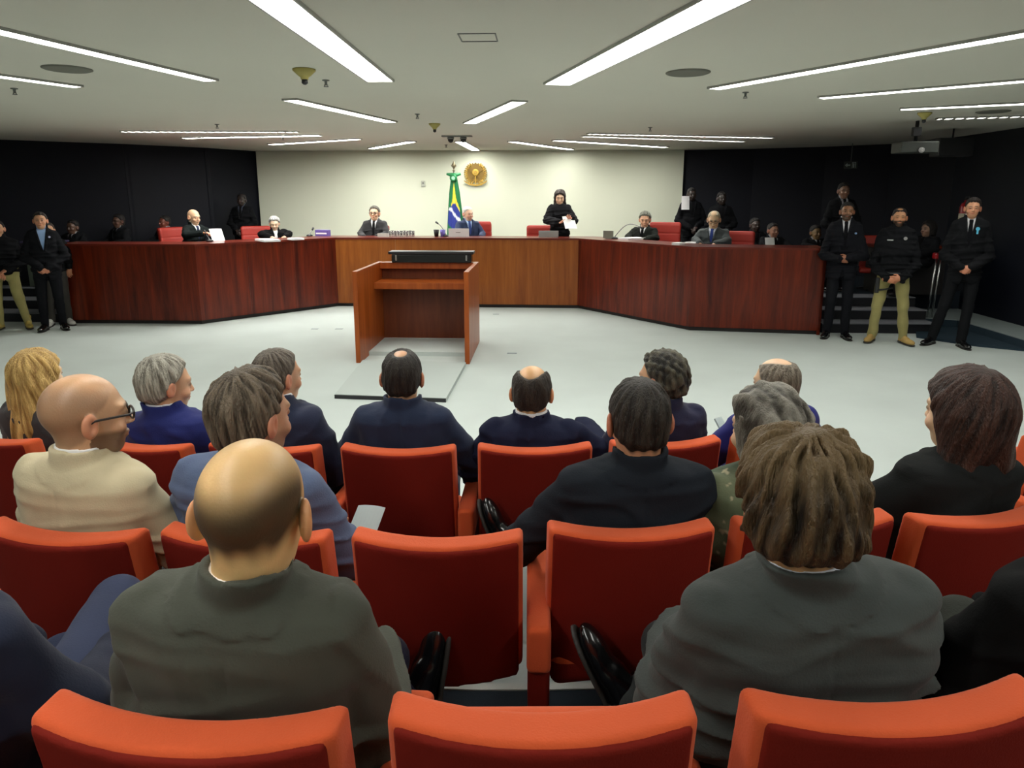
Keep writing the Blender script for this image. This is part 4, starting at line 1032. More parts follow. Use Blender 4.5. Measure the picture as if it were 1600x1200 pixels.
# things the audience holds
M_ar = Matrix.Rotation
def sheet(name, label, cat, c, wd, ht, yaw, tilt, m=white_p, fold=0.0, group=None, th=0.002, parent=None):
    mb = MB(); n = 8
    vs = []
    for i in range(n + 1):
        x = -wd / 2 + wd * i / n; z = fold * (1 - (2 * x / wd) ** 2)
        vs.append(z)
    a = [[mb.bm.verts.new((-wd / 2 + wd * i / n, y, vs[i] + t)) for i in range(n + 1)] for (y, t) in ((-ht / 2, 0), (ht / 2, 0), (ht / 2, th), (-ht / 2, th))]
    for i in range(n):
        for k in range(4): mb.bm.faces.new((a[k][i], a[k][i + 1], a[(k + 1) % 4][i + 1], a[(k + 1) % 4][i]))
    mb.bm.faces.new([a[k][0] for k in range(4)]); mb.bm.faces.new([a[k][n] for k in range(4)])
    o = mb.build(name, m)
    o.location = c; o.rotation_euler = (tilt, 0, yaw)
    tag(o, label, cat, group)
    return o
c = ony(573, 813, 2.33)
sheet('magazine', 'open pale grey papers held by the man in the grey-blue jacket', 'papers', c, 0.105, 0.12, -0.15, 0.5, mat('pale_grey_paper', lin((176, 186, 186)), rough=0.6), fold=0.008)
c = ony(1128, 668, 3.25)
sheet('phone', 'white phone held up by the balding man in bright blue', 'phone', c, 0.05, 0.10, 0.7, 0.9, mat('white_plastic', lin((205, 220, 215)), rough=0.4), fold=0.0, th=0.008)

# ---- guards and staff at the sides
pin = mat('pale_blue_pin', lin((90, 160, 200)), rough=0.4)
def badge(root, W, at, col, r=0.02, name='lapel_pin', sq=None):
    mb = MB()
    if sq: mb.box((-sq[0], -0.004, -sq[1]), (sq[0], 0.004, sq[1]), 0.001)
    else: mb.lathe([(r, 0), (r, 0.006), (r * 0.6, 0.009)], 14, axis='y')
    o = mb.build(name, mat('badge_%d_%d_%d' % col, lin(col), rough=0.5), root); o.location = at
    return o
g1, W, I = person('person, bearded guard in dark suit and tie standing at the right end of the bench', 1325, 316, 9.68, 0, aim(-3.2, -9.7),
       dict(skin=(142, 96, 70), hair=(14, 12, 11), jacket=(20, 21, 26), shirt=(228, 228, 235), tie=(14, 14, 18), beard=0.75, vw=0.05, style=dict(t=0.008, rag=0.0015, top=0.005)), mode='stand', q=0.009, hq=0.006, seed=30,
       arms=[((-0.245, 0.0, 1.12), (-0.05, 0.20, 1.10)), ((0.245, 0.0, 1.12), (0.05, 0.20, 1.08))], hands=[((1, 0.25, -0.15), (0.2, -1, 0), 0.6), ((-1, 0.25, -0.1), (-0.2, -1, 0), 0.8)])
badge(g1, W, tuple(I['pt'](-0.12, 0.125, 0.72)), (120, 150, 190), 0.014)
g2, W, I = person('person, bearded officer in black polo shirt, khaki trousers and tan boots', 1407, 325, 9.36, 0, aim(-3.6, -9.4),
       dict(skin=(190, 132, 98), hair=(18, 14, 12), jacket=(20, 21, 24), trousers=(150, 142, 92), shoe=(176, 146, 88), boot=True, beard=0.9, style=dict(t=0.008, rag=0.0015, top=0.005, bald=(0.03, 0.13, 0.05, 0.06, 0.04, 0.3))), mode='stand', jk='polo', q=0.009, hq=0.006, seed=31, wide=1.04,
       arms=[((-0.245, -0.01, 1.04), (-0.085, 0.17, 0.87)), ((0.245, -0.01, 1.04), (0.085, 0.17, 0.85))], hands=[((1, 0.2, -0.1), (0.2, -1, 0), 0.5), ((-1, 0.2, -0.15), (-0.2, -1, 0), 0.5)],
       legs=[((-0.10, 0, 0.88), (-0.15, 0.02, 0.48), (-0.19, -0.02, 0.10), (-0.5, 1)), ((0.10, 0, 0.88), (0.15, 0.02, 0.48), (0.17, -0.02, 0.10), (0.35, 1))], wrk=0.008)
badge(g2, W, tuple(I['pt'](-0.085, 0.118, 0.74)), (150, 150, 150), 0.022, 'chest_badge')
badge(g2, W, tuple(I['pt'](0.085, 0.118, 0.70)), (200, 200, 200), name='name_tape', sq=(0.035, 0.007))
MB().box((0.15, 0.02, 0.66), (0.20, 0.09, 0.86), 0.012).tube([(0.16, 0.09, 0.70), (0.08, 0.13, 0.72), (0.0, 0.10, 0.74)], 0.012, 8).build('holster', black, g2)
mb = MB(); mb.lathe([(0.17, 0), (0.17, 0.04)], 28); mb.xf(Matrix.Diagonal((1, 0.72, 1, 1)))
o = mb.build('belt', black, g2); o.location = (0, 0, 0.895)
g3, W, I = person('person, tall guard in dark suit with white cuffs and light blue ribbon, far right', 1522, 310, 9.12, 0, aim(-4.6, -9.1),
       dict(skin=(212, 150, 120), hair=(26, 20, 17), jacket=(22, 23, 26), shirt=(225, 225, 230), tie=(14, 15, 20), vw=0.045, cuffs=True, style=dict(t=0.009, rag=0.002, top=0.012)), mode='stand', q=0.009, hq=0.006, seed=32, wide=0.98, lean=(0.0, 0.0),
       arms=[((-0.235, 0.0, 1.16), (-0.055, 0.21, 1.04)), ((0.235, 0.0, 1.16), (0.055, 0.21, 1.03))], hands=[((0.8, 0.2, -0.7), (0.2, -1, 0), 0.7), ((-0.8, 0.2, -0.7), (-0.2, -1, 0), 0.9)],
       legs=[((-0.09, 0, 0.95), (-0.09, 0.02, 0.52), (-0.06, 0.02, 0.09), (-0.4, 1)), ((0.09, 0, 0.95), (0.17, 0.02, 0.52), (0.26, -0.02, 0.09), (0.5, 1))])
badge(g3, W, tuple(I['pt'](0.0 - 0.075, 0.125, 0.80)), (90, 190, 225), 0.022, 'ribbon')
badge(g3, W, tuple(I['pt'](0.0 - 0.075, 0.125, 0.74)), (90, 190, 225), name='ribbon_tail', sq=(0.01, 0.025))
wm, W, I = person('person, woman in black trouser suit and light blue shirt standing left of the bench', 61, 331, 9.78, 0, aim(6, -9.8),
       dict(skin=(206, 146, 116), hair=(24, 18, 15), jacket=(19, 20, 24), shirt=(150, 180, 225), fem=True, vw=0.06, shoe=(12, 12, 12), style=dict(t=0.010, rag=0.002, long=False)), mode='stand', q=0.009, hq=0.006, seed=33, wide=0.92,
       arms=[((-0.24, -0.02, 1.05), (-0.03, 0.16, 0.90)), ((0.24, -0.02, 1.05), (0.05, 0.16, 0.90))], hands=[((0.9, 0.2, -0.5), (0.2, -1, 0), 0.7), ((-0.9, 0.2, -0.5), (-0.2, -1, 0), 0.9)])
badge(wm, W, tuple(I['pt'](-0.09, 0.118, 0.78)), (190, 190, 225), 0.015)
person('person, officer in khaki trousers cut by the left edge of the picture', -6, 344, 9.78, 0, aim(6, -9.8),
       dict(skin=(200, 146, 116), hair=(20, 17, 15), jacket=(18, 19, 22), trousers=(160, 152, 98), shoe=(170, 150, 80), boot=True, style=dict(t=0.008)), mode='stand', jk='polo', q=0.009, hq=0.006, seed=34,
       legs=[((-0.09, 0, 0.86), (-0.14, 0.02, 0.46), (-0.20, -0.02, 0.10), (-0.2, 1)), ((0.09, 0, 0.86), (0.12, 0.02, 0.46), (0.13, -0.02, 0.10), (0.4, 1))], wrk=0.008)
person('person in white shoes mostly hidden behind the woman in black at left', 73, 347, 10.16, 0, aim(7, -9.8),
       dict(skin=(190, 140, 110), hair=(40, 30, 24), jacket=(17, 18, 20), trousers=(60, 58, 54), shoe=(205, 205, 200), style=dict(t=0.01)), mode='stand', jk='polo', q=0.010, hq=0.007, seed=35, hands=[None, False],
       arms=[((-0.22, 0.0, 1.10), (-0.20, 0.05, 0.86)), ((0.22, 0.0, 1.1), (0.2, 0.05, 0.88))])

# ---- judges and clerk behind the bench (on the dais)
def seatlegs(): return None
def judge(label, px, py, Y, yaw, L, **k):
    k.setdefault('q', 0.010); k.setdefault('hq', 0.006); k.setdefault('hipz', 0.56)
    return person(label, px, py, Y, DZ, yaw, L, **k)
deskarms = [((-0.245, 0.06, 0.80), (-0.12, 0.30, 0.76)), ((0.245, 0.06, 0.80), (0.12, 0.30, 0.76))]
judge('person, bald man in dark suit reading a paper at the left wing of the bench', 302, 327, 11.75, aim(1, -0.42),
      dict(skin=(226, 180, 150), hair=(150, 120, 90), jacket=(24, 30, 30), shirt=(230, 230, 235), tie=(30, 40, 70), style=None), lean=(0, 0.02), hs=1.08, seed=40,
      arms=[((-0.25, 0.12, 0.86), (-0.12, 0.34, 0.88)), ((0.25, 0.12, 0.86), (0.12, 0.34, 0.88))], head=(0, 0.15, 0))
judge('person, seated grey-haired woman in black robe with white collar looking down', 428, 339, 12.75, aim(0.6, -1),
      dict(skin=(222, 184, 160), hair=(120, 120, 118), hair2=(205, 205, 200), jacket=(14, 14, 16), shirt=(232, 232, 236), tie=(232, 232, 236), fem=True, vw=0.04, style=dict(t=0.02, rag=0.005, seed=3)), head=(-0.2, 0.3, 0), lean=(0, 0.03), seed=41, arms=deskarms)
judge('person, man with glasses, charcoal suit and black tie seated before the cream wall', 585, 322, 13.0, BACK - 0.03,
      dict(skin=(222, 178, 150), hair=(58, 54, 48), hair2=(110, 104, 92), jacket=(44, 44, 46), shirt=(235, 235, 238), tie=(16, 16, 18), glasses=True, gw=1.8, style=dict(t=0.014, rag=0.003)), hs=1.08, seed=42, wide=1.1, arms=deskarms)
judge('person, white-haired man in navy suit seated in front of the flag', 731, 323, 13.0, BACK + 0.45,
      dict(skin=(228, 178, 156), hair=(196, 186, 176), hair2=(230, 225, 218), jacket=(40, 52, 82), shirt=(170, 196, 232), tie=(50, 70, 130), style=dict(t=0.008, rag=0.0015, top=0.005, bald=(0.03, 0.13, 0.05, 0.07, 0.05, 0.3), fuzz=0.6)), hs=1.05, head=(0.25, 0.1, 0), seed=43, wide=1.12, arms=deskarms)
cl, W, I = person('person, woman with long black hair and black robe standing with papers behind the bench', 875, 297, 12.95, DZ, BACK + 0.15,
      dict(skin=(226, 182, 156), hair=(16, 13, 12), hair2=(74, 62, 56), jacket=(22, 22, 25), fem=True, earless=True,
           style=dict(long=True, t=0.02, rag=0.004, vol=[((0.06, -0.03, 0.0), (0.085, 0.01, -0.22), 0.036, 0.034, 0.03), ((-0.06, -0.03, 0.0), (-0.085, 0.01, -0.22), 0.036, 0.034, 0.03), ((0, -0.06, 0), (0, -0.06, -0.2), 0.07, 0.07, 0.03)], down=0.13, seed=5, vrag=0.008, vfr=(80, 80, 50))),
      mode='stand', jk='robe', q=0.010, hq=0.006, hs=1.08, wide=0.95, seed=44, head=(-0.15, 0.25, 0), arms=[((-0.25, 0.03, 1.05), (-0.14, 0.30, 1.10)), ((0.24, 0.03, 1.05), (0.10, 0.30, 1.02))], hands=[((0.5, 1, 0), (0, 0, 1), 0.4), ((-0.8, 0.6, 0), (0, 0.2, 1), 0.4)])
judge('person, seated man with grey wavy hair and dark suit at the long arched microphone', 1008, 331, 12.1, BACK - 0.55,
      dict(skin=(214, 160, 134), hair=(74, 76, 66), hair2=(140, 142, 128), jacket=(30, 33, 30), shirt=(225, 225, 228), tie=(14, 14, 16), style=dict(t=0.018, rag=0.005)), head=(0.35, 0.2, 0), hs=1.08, seed=45, wide=1.1, arms=deskarms)
judge('person, seated man with glasses, grey suit and blue tie behind the bench', 1116, 330, 11.2, BACK - 0.45,
      dict(skin=(226, 184, 150), hair=(150, 138, 110), hair2=(190, 178, 150), jacket=(70, 76, 78), shirt=(215, 222, 238), tie=(50, 70, 140), glasses=True, gw=1.6, style=dict(t=0.008, rag=0.001, bald=(0.03, 0.125, 0.05, 0.08, 0.05, 0.3), fuzz=0.6)), head=(0.15, 0.3, 0), hs=1.12, seed=46, wide=1.15, arms=deskarms)
# ---- figures by the dark walls, dim light put into skin and cloth colours
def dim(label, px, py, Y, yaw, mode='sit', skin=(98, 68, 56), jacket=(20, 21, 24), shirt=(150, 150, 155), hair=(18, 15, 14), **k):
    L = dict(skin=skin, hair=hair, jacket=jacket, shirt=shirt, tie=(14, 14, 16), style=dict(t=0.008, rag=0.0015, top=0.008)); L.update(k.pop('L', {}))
    k.setdefault('q', 0.012); k.setdefault('hq', 0.008)
    return person(label, px, py, Y, k.pop('floor', DZ), yaw, L, mode=mode, **k)
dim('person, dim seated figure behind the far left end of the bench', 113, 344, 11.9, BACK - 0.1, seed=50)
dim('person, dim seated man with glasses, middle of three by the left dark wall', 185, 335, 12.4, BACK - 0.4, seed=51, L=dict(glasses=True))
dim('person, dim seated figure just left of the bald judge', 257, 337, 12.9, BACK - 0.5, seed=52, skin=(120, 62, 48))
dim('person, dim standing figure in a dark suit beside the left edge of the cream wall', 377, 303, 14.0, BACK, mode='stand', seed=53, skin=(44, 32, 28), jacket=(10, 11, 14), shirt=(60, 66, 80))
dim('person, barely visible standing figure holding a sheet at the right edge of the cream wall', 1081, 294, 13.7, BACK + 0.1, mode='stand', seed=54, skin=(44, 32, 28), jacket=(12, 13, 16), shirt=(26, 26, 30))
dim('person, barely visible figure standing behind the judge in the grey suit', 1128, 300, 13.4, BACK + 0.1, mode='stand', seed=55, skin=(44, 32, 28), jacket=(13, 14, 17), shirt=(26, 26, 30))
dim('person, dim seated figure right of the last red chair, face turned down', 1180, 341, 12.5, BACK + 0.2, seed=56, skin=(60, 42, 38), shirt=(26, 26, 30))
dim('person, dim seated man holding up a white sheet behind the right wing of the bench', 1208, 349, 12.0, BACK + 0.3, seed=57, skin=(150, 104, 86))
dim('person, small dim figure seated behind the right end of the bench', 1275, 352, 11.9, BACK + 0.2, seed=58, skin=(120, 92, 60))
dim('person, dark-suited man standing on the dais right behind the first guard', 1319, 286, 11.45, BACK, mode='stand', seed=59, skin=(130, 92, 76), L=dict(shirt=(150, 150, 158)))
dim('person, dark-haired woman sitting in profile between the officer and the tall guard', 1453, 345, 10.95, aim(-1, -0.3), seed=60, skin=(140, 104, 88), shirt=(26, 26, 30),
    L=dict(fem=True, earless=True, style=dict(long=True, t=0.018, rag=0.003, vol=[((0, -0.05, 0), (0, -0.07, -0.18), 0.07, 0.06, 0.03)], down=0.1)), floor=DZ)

# ------------------------------------------------------------------ judges' chairs
REDL = mat('red_leather', lin((150, 36, 24)), rough=0.55, bump=0.1, bscale=120, spec=0.4)
def exec_chair():
    t = thing('swivel_chair', 'x', 'chair', (0, 0, 0), 0, 'red swivel chairs of the judges')
    def bf(P):
        x, y, z = P; yy = y + (z - 0.5) * 0.12 - 0.05 * (x / 0.27) ** 2
        f = rbox((x, yy, z), (0, -0.27, 0.80), (0.27, 0.05, 0.34), 0.045)
        return f + 0.006 * np.exp(-((z % 0.17 - 0.085) / 0.012) ** 2) * (yy > -0.27)
    sdf_obj('backrest', bf, (-0.33, -0.48, 0.40), (0.33, -0.10, 1.2), 0.012, REDL, t)
    sdf_obj('seat', lambda P: rbox(P, (0, 0, 0.43), (0.26, 0.27, 0.055), 0.04), (-0.3, -0.31, 0.34), (0.3, 0.31, 0.52), 0.012, REDL, t)
    for sx in (-1, 1): MB().box((sx * 0.29 - 0.03, -0.2, 0.60), (sx * 0.29 + 0.03, 0.12, 0.65), 0.012).box((sx * 0.29 - 0.015, -0.05, 0.40), (sx * 0.29 + 0.015, 0.03, 0.61), 0.004).build('armrest', black, t)
    MB().lathe([(0.03, 0.06), (0.03, 0.38)], 14).build('pedestal', steel, t)
    mb = MB()
    for i in range(5):
        a = 2 * pi * i / 5; mb.tube([(0, 0, 0.08), (0.28 * cos(a), 0.28 * sin(a), 0.03)], [0.028, 0.018], 8)
    mb.build('base', black, t)
    return t
ec = exec_chair(); first = True
for (px, py, Y, yaw, l) in ((264, 355, 12.1, aim(1, -0.4), 'red leather chair behind the bald judge reading a paper'), (399, 353, 13.2, aim(0.5, -1), 'red leather chair behind the grey-haired woman in the robe'),
        (587, 352, 13.3, BACK, 'red leather chair hidden behind the judge with glasses and black tie'), (745, 346, 13.35, BACK + 0.2, 'red leather chair of the presiding man in front of the flag'),
        (845, 352, 13.35, BACK + 0.1, 'empty red leather chair left of the standing woman'), (1040, 347, 12.4, BACK - 0.3, 'red leather chair with stitched back behind the grey wavy-haired judge'),
        (1153, 361, 11.55, BACK - 0.35, 'red leather chair behind the judge in the grey suit')):
    p = ony(px, py, Y); top = p.z
    o = ec if first else dup(ec)
    first = False
    # origin so that the top of the back lands there
    dx, dy = 0.0, -0.34
    o.location = (p.x - (cos(yaw) * dx - sin(yaw) * dy), p.y - (sin(yaw) * dx + cos(yaw) * dy), DZ); o.rotation_euler = (0, 0, yaw)
    o.scale = (1, 1, (top - DZ) / 1.14); o['label'] = l

# ------------------------------------------------------------------ things on the bench
def on_bench(px, py): return onz(px, py, BT)
def place(o, c, rz=0): o.location = c; o.rotation_euler = (0, 0, rz); return o
purple = mat('purple_print', lin((104, 88, 160)), rough=0.5)
t = thing('boxed_sign', 'small purple and white box standing on the left wing of the bench', 'box', (*ony(505, 373, 12.55)[:2], BT), -0.3)
MB().box((-0.13, -0.05, 0), (0.13, 0.05, 0.11), 0.004).build('box', purple, t)
MB().box((-0.11, -0.052, 0.035), (0.11, -0.0505, 0.06)).build('white_band', white_p, t)
t = thing('nameplate', 'white name sign standing before the presiding man', 'name sign', (*ony(717, 374, 12.4)[:2], BT), 0.0)
MB().box((-0.18, -0.004, 0), (0.18, 0.004, 0.145), 0.002).build('sign', white_p, t)
MB().box((-0.18, 0.0, 0), (0.18, 0.06, 0.006)).build('foot', white_p, t)
MB().box((-0.05, -0.006, 0.07), (0.03, -0.0045, 0.08)).build('mark', greyp, t)
glass = mat('clear_glass', (0.95, 0.97, 0.97), rough=0.05, alpha=0.9)
gl = None
for i in range(9):
    x = 609 + i * 4.6
    p = ony(x, 373, 12.42 + (i % 2) * 0.12)
    if gl is None:
        gl = MB().lathe([(0.022, 0.0), (0.026, 0.10), (0.024, 0.10), (0.020, 0.006)], 14).build('drinking_glass', glass)
        o = gl
    else: o = gl.copy(); COL.objects.link(o)
    o.location = (p.x, p.y, BT); tag(o, 'clear drinking glass in the row on the bench beside the charcoal-suited man', 'glass', 'row of drinking glasses')
t = thing('name_board', 'low white name board standing left of the drinking glasses', 'name sign', (*ony(599, 374, 12.35)[:2], BT), 0.0)
MB().box((-0.10, -0.004, 0), (0.10, 0.004, 0.06), 0.002).build('sign', mat('grey_white_card', lin((196, 196, 190)), rough=0.6), t)
for x, c_, l in ((682, (20, 22, 26), 'dark cup next to the purple cup on the bench'), (692, (112, 104, 190), 'purple and white cup on the bench left of the name sign')):
    p = ony(x, 373, 12.5)
    o = MB().lathe([(0.036, 0), (0.05, 0.12), (0.046, 0.12), (0.034, 0.008)], 18).build('cup', mat('cup_%d' % c_[0], lin(c_), rough=0.4)); o.location = (p.x, p.y, BT); tag(o, l, 'cup')
def mic(base, head_, label, bow=0.12):
    b = Vector((base[0], base[1], BT)); h = Vector(head_) - b
    t = thing('gooseneck_microphone', label, 'microphone', b, 0, 'gooseneck microphones on the bench')
    MB().lathe([(0.055, 0), (0.055, 0.02), (0.02, 0.035)], 18).build('base', black, t)
    pts = [Vector((0, 0, 0.03)) * (1 - u) + h * u + Vector((0, 0, bow * sin(pi * u))) for u in [i / 10 for i in range(11)]]
    MB().tube(pts, 0.007, 8).build('gooseneck', mat('dull_metal', (0.2, 0.2, 0.2), rough=0.4, metal=0.8), t)
    d = (pts[-1] - pts[-2]).normalized(); MB().tube([pts[-1] - d * 0.01, pts[-1] + d * 0.05], [0.014, 0.018], 10).build('capsule', black, t)
mic(ony(697, 372, 12.5), ony(684, 349, 12.6), 'gooseneck microphone leaning left beside the purple cup', 0.03)
mic(ony(960, 377, 11.9), ony(1000, 355, 11.7), 'long arched gooseneck microphone before the wavy-haired judge', 0.12)
mic(ony(484, 373, 12.5), ony(488, 359, 12.6), 'short gooseneck microphone left of the purple box', 0.0)
mic(ony(328, 380, 10.9), ony(320, 362, 11.2), 'short gooseneck microphone before the bald judge', 0.0)
t = thing('laptop', 'grey laptop with raised lid left of the standing woman', 'laptop', (*ony(857, 375, 12.35)[:2], BT), 0.05)
MB().box((-0.17, 0.0, 0), (0.17, 0.22, 0.012), 0.003).build('keyboard', greyp, t)
MB().box((-0.17, -0.012, 0), (0.17, 0.0, 0.11), 0.003).build('lid', mat('silver_grey', lin((150, 152, 150)), rough=0.4, metal=0.3), t)
t = thing('desk_monitor', 'small grey tilted screen on the right wing of the bench beside white papers', 'screen', (*ony(951, 378, 11.95)[:2], BT), -0.5)
MB().box((-0.10, -0.01, 0.01), (0.08, 0.01, 0.13), 0.004).build('screen', mat('screen_grey', lin((120, 122, 110)), rough=0.3), t)
MB().box((-0.05, -0.03, 0), (0.05, 0.05, 0.012), 0.002).build('foot', greyp, t)
# papers
def upright(px, py, Y, wd, ht, yaw, tilt, label, group=None):
    c = ony(px, py, Y); sheet('paper_sheet', label, 'paper', c, wd, ht, yaw, tilt, white_p, 0.01, group)
upright(340, 370, 11.35, 0.21, 0.28, 0.9, 1.1, 'white paper held up by the bald judge at the left wing')
upright(890, 348, 12.55, 0.22, 0.26, 0.35, 0.9, 'white papers read by the standing woman in the robe')
upright(1083, 384, 10.9, 0.24, 0.20, 0.3, 0.5, 'white paper in front of the judge in the grey suit')
upright(1203, 381, 11.4, 0.16, 0.20, 0.2, 1.3, 'white sheet held up by the dim man behind the right wing')
upright(1071, 317, 13.5, 0.15, 0.25, 0.1, 1.45, 'white sheet held by the barely visible figure beside the cream wall')
for px, py, Y, wd, ht, yaw, l in ((418, 375.5, 12.0, 0.5, 0.25, -0.9, 'papers lying on the left wing before the grey-haired woman'), (985, 375.5, 11.6, 0.40, 0.25, 0.6, 'papers lying beside the long microphone'),
        (1053, 383, 10.9, 0.2, 0.12, 0.95, 'folded papers lying right of the wavy-haired judge'), (462, 373.5, 12.4, 0.2, 0.2, -0.8, 'small papers lying between the robe and the purple box')):
    p = onz(px, py, BT + 0.012)
    if l.startswith('folded'): p = p + Vector((0.12, 0.30, 0))
    if l.startswith('papers lying beside'): p = ony(988, 374, 11.75)
    m = MB().box((-wd / 2, -ht / 2, 0), (wd / 2, ht / 2, 0.03), 0.001).build('paper_stack', white_p)
    place(m, (p.x, p.y, BT), yaw); tag(m, l, 'papers')

# ------------------------------------------------------------------ flag, crest and wall fittings
p = ony(709, 260, 14.3); FX, FY = p.x, 14.3
def FZ(y): return ony(709, y, 14.3).z
fl = thing('flag', 'green, yellow and blue flag hanging folded on a pole behind the presiding man', 'flag', (FX, FY, DZ))
MB().tube([(0, 0, 0), (0, 0, FZ(268) - DZ)], 0.016, 12).lathe([(0.16, 0), (0.16, 0.03), (0.05, 0.05)], 20).build('pole', mat('dark_wood_pole', (0.05, 0.03, 0.02), rough=0.4), fl)
zf = FZ(252) - DZ
MB().lathe([(0.012, zf - 0.20), (0.03, zf - 0.18), (0.012, zf - 0.16), (0.014, zf - 0.14), (0.055, zf - 0.09), (0.02, zf - 0.03), (0.004, zf + 0.01)], 4).build('finial', mat('tarnished_brass', lin((120, 108, 84)), rough=0.35, metal=0.7), fl)
NZ, NA = 60, 96
zt_, zb = FZ(276) - DZ, 0.25
vs = []; fs = []; cl_ = []
G_, Yl, Bl, Wh = [np.array(lin(c)) for c in ((20, 110, 62), (226, 208, 60), (40, 54, 140), (225, 228, 235))]
for i in range(NZ + 1):
    v = i / NZ; z = zt_ + (zb - zt_) * v; rad = 0.055 + 0.13 * v ** 0.8
    for k in range(NA):
        a = 2 * pi * k / NA; r = rad * (1 + 0.22 * sin(7 * a + 1.2 * v) * min(1, v * 4 + 0.2))
        vs.append((r * cos(a) + 0.02 * v, 0.6 * r * sin(a), z))
        # printed pattern of the cloth: green field, yellow lozenge, blue disc with a white band
        sx = (cos(a) if sin(a) < 0.3 else 2.0)
        c_ = G_
        zz = v * (zt_ - zb)
        loz = min(zz - 0.10, 1.25 - zz) * 0.75
        if abs(sx) < max(0.0, min(0.75, loz * 1.9)): c_ = Yl
        if 0.52 < zz < 1.05 and abs(sx + 0.1) < 0.85 * sqrt(max(0, 1 - ((zz - 0.78) / 0.27) ** 2)): c_ = Bl
        if c_ is Bl and abs((zz - 0.74) - 0.16 * sx) < 0.04: c_ = Wh
        cl_.append(c_)
for i in range(NZ):
    for k in range(NA): fs.append((i * NA + k, (i + 1) * NA + k, (i + 1) * NA + (k + 1) % NA, i * NA + (k + 1) % NA))
new_obj('cloth', to_mesh('cloth', np.array(vs), np.array(fs), np.array(cl_)), M_CLOTHCOL, fl)
grn = mat('green_ribbon', lin((24, 120, 66)), rough=0.5)
MB().lathe([(0.07, 0), (0.075, 0.03), (0.05, 0.06)], 20, (0, -0.05, zt_ - 0.03), axis='y').tube([(-0.14, -0.03, zt_ + 0.05), (0, -0.05, zt_ + 0.02), (0.14, -0.03, zt_ + 0.05)], [0.02, 0.05, 0.02], 8).build('rosette', grn, fl)
MB().lathe([(0.035, 0), (0.035, 0.012)], 20, (0, -0.10, zt_ - 0.03), axis='y').build('rosette_disc', mat('pale_green', lin((150, 205, 170)), rough=0.5), fl)
# crest
p = ony(743, 272, 14.96)
cr = thing('coat_of_arms', 'round golden coat of arms with a star and leaf wreath on the cream wall', 'coat of arms', (p.x, 14.995, p.z))
gold = mat('gilded_metal', lin((188, 152, 62)), rough=0.45, metal=0.35)
gold2 = mat('dull_gilded_metal', lin((128, 100, 40)), rough=0.55, metal=0.3)
S_ = 1.0
rays = []
for i in range(40):
    a = 2 * pi * i / 40; r = 0.215 if i % 2 == 0 else 0.185; rays.append((r * sin(a), r * cos(a) + 0.02))
MB().plate(rays, -0.02, 0.0).build('sunburst', gold2, cr)
mb = MB()
for sx in (-1, 1):
    for i in range(13):
        a = radians(20 + i * 11); cx_, cz_ = sx * 0.205 * sin(a), -0.205 * cos(a) + 0.01
        for off in (-0.025, 0.025):
            r = a * sx + off * 12
            M = Matrix.Translation((cx_ * (1 + off * 2.2), -0.035, cz_ * (1 + off * 2.2))) @ Matrix.Rotation(-(a * sx) + (0.5 if off > 0 else -0.5) * sx + pi / 2, 4, 'Y') @ Matrix.Diagonal((0.036, 0.01, 0.013, 1))
            bmesh.ops.create_icosphere(mb.bm, subdivisions=1, radius=1, matrix=M)
mb.build('wreath', gold, cr)
def star(r0, r1, z=0.0): return [((r0 if i % 2 == 0 else r1) * sin(pi * i / 5), (r0 if i % 2 == 0 else r1) * cos(pi * i / 5) + z) for i in range(10)]
MB().plate(star(0.145, 0.06, 0.03), -0.045, -0.018).build('star', gold2, cr)
MB().lathe([(0.075, 0), (0.07, 0.012), (0.05, 0.016)], 28, (0, -0.045, 0.03), axis='y').build('disc', gold, cr)
mb = MB()
for i in range(5):
    a = 2 * pi * i / 5; mb.plate([(x + 0.026 * sin(a), z + 0.03 + 0.026 * cos(a)) for x, z in star(0.013, 0.006)], -0.068, -0.058)
mb.build('small_stars', gold2, cr)
MB().box((-0.012, -0.055, -0.20), (0.012, -0.04, -0.02), 0.002).box((-0.04, -0.055, -0.13), (0.04, -0.04, -0.115), 0.002).build('sword', gold, cr)
rb = [(-0.245, -0.13), (-0.215, -0.17), (-0.12, -0.225), (0, -0.245), (0.12, -0.225), (0.215, -0.17), (0.245, -0.13), (0.225, -0.13), (0.195, -0.155), (0.11, -0.195), (0, -0.21), (-0.11, -0.195), (-0.195, -0.155), (-0.225, -0.13)]
MB().plate(rb, -0.06, -0.03).build('ribbon', gold, cr)
p = ony(661, 287, 14.97)
t = thing('thermostat', 'small grey thermostat on the cream wall left of the flag', 'thermostat', (p.x, 15.0, p.z))
MB().box((-0.04, -0.03, -0.06), (0.04, -0.001, 0.06), 0.006).build('case', mat('light_grey_plastic', lin((186, 188, 176)), rough=0.5), t)
MB().lathe([(0.018, 0), (0.018, 0.008)], 16, (0, -0.03, 0.01), axis='y').build('dial', greyp, t)
# exit sign on the dark wall
p = ony(1329, 258, 13.35)
t = thing('exit_sign', 'small dark exit sign with a pale arrow before the right dark wall', 'exit sign', (p.x, p.y, p.z), -0.6)
MB().box((-0.11, -0.015, -0.065), (0.11, 0.015, 0.065), 0.004).build('panel', mat('dark_green_panel', lin((20, 34, 30)), rough=0.5), t)
palem = mat('pale_sign_print', lin((150, 165, 160)), rough=0.5)
MB().plate([(-0.09, 0.0), (-0.05, 0.035), (-0.05, 0.012), (0.0, 0.012), (0.0, -0.012), (-0.05, -0.012), (-0.05, -0.035)], -0.019, -0.016).build('arrow', palem, t)
MB().box((0.03, -0.019, -0.05), (0.038, -0.016, 0.05)).box((0.082, -0.019, -0.05), (0.09, -0.016, 0.05)).box((0.03, -0.019, 0.042), (0.09, -0.016, 0.05)).box((0.05, -0.019, -0.045), (0.066, -0.016, 0.03)).build('door_mark', palem, t)
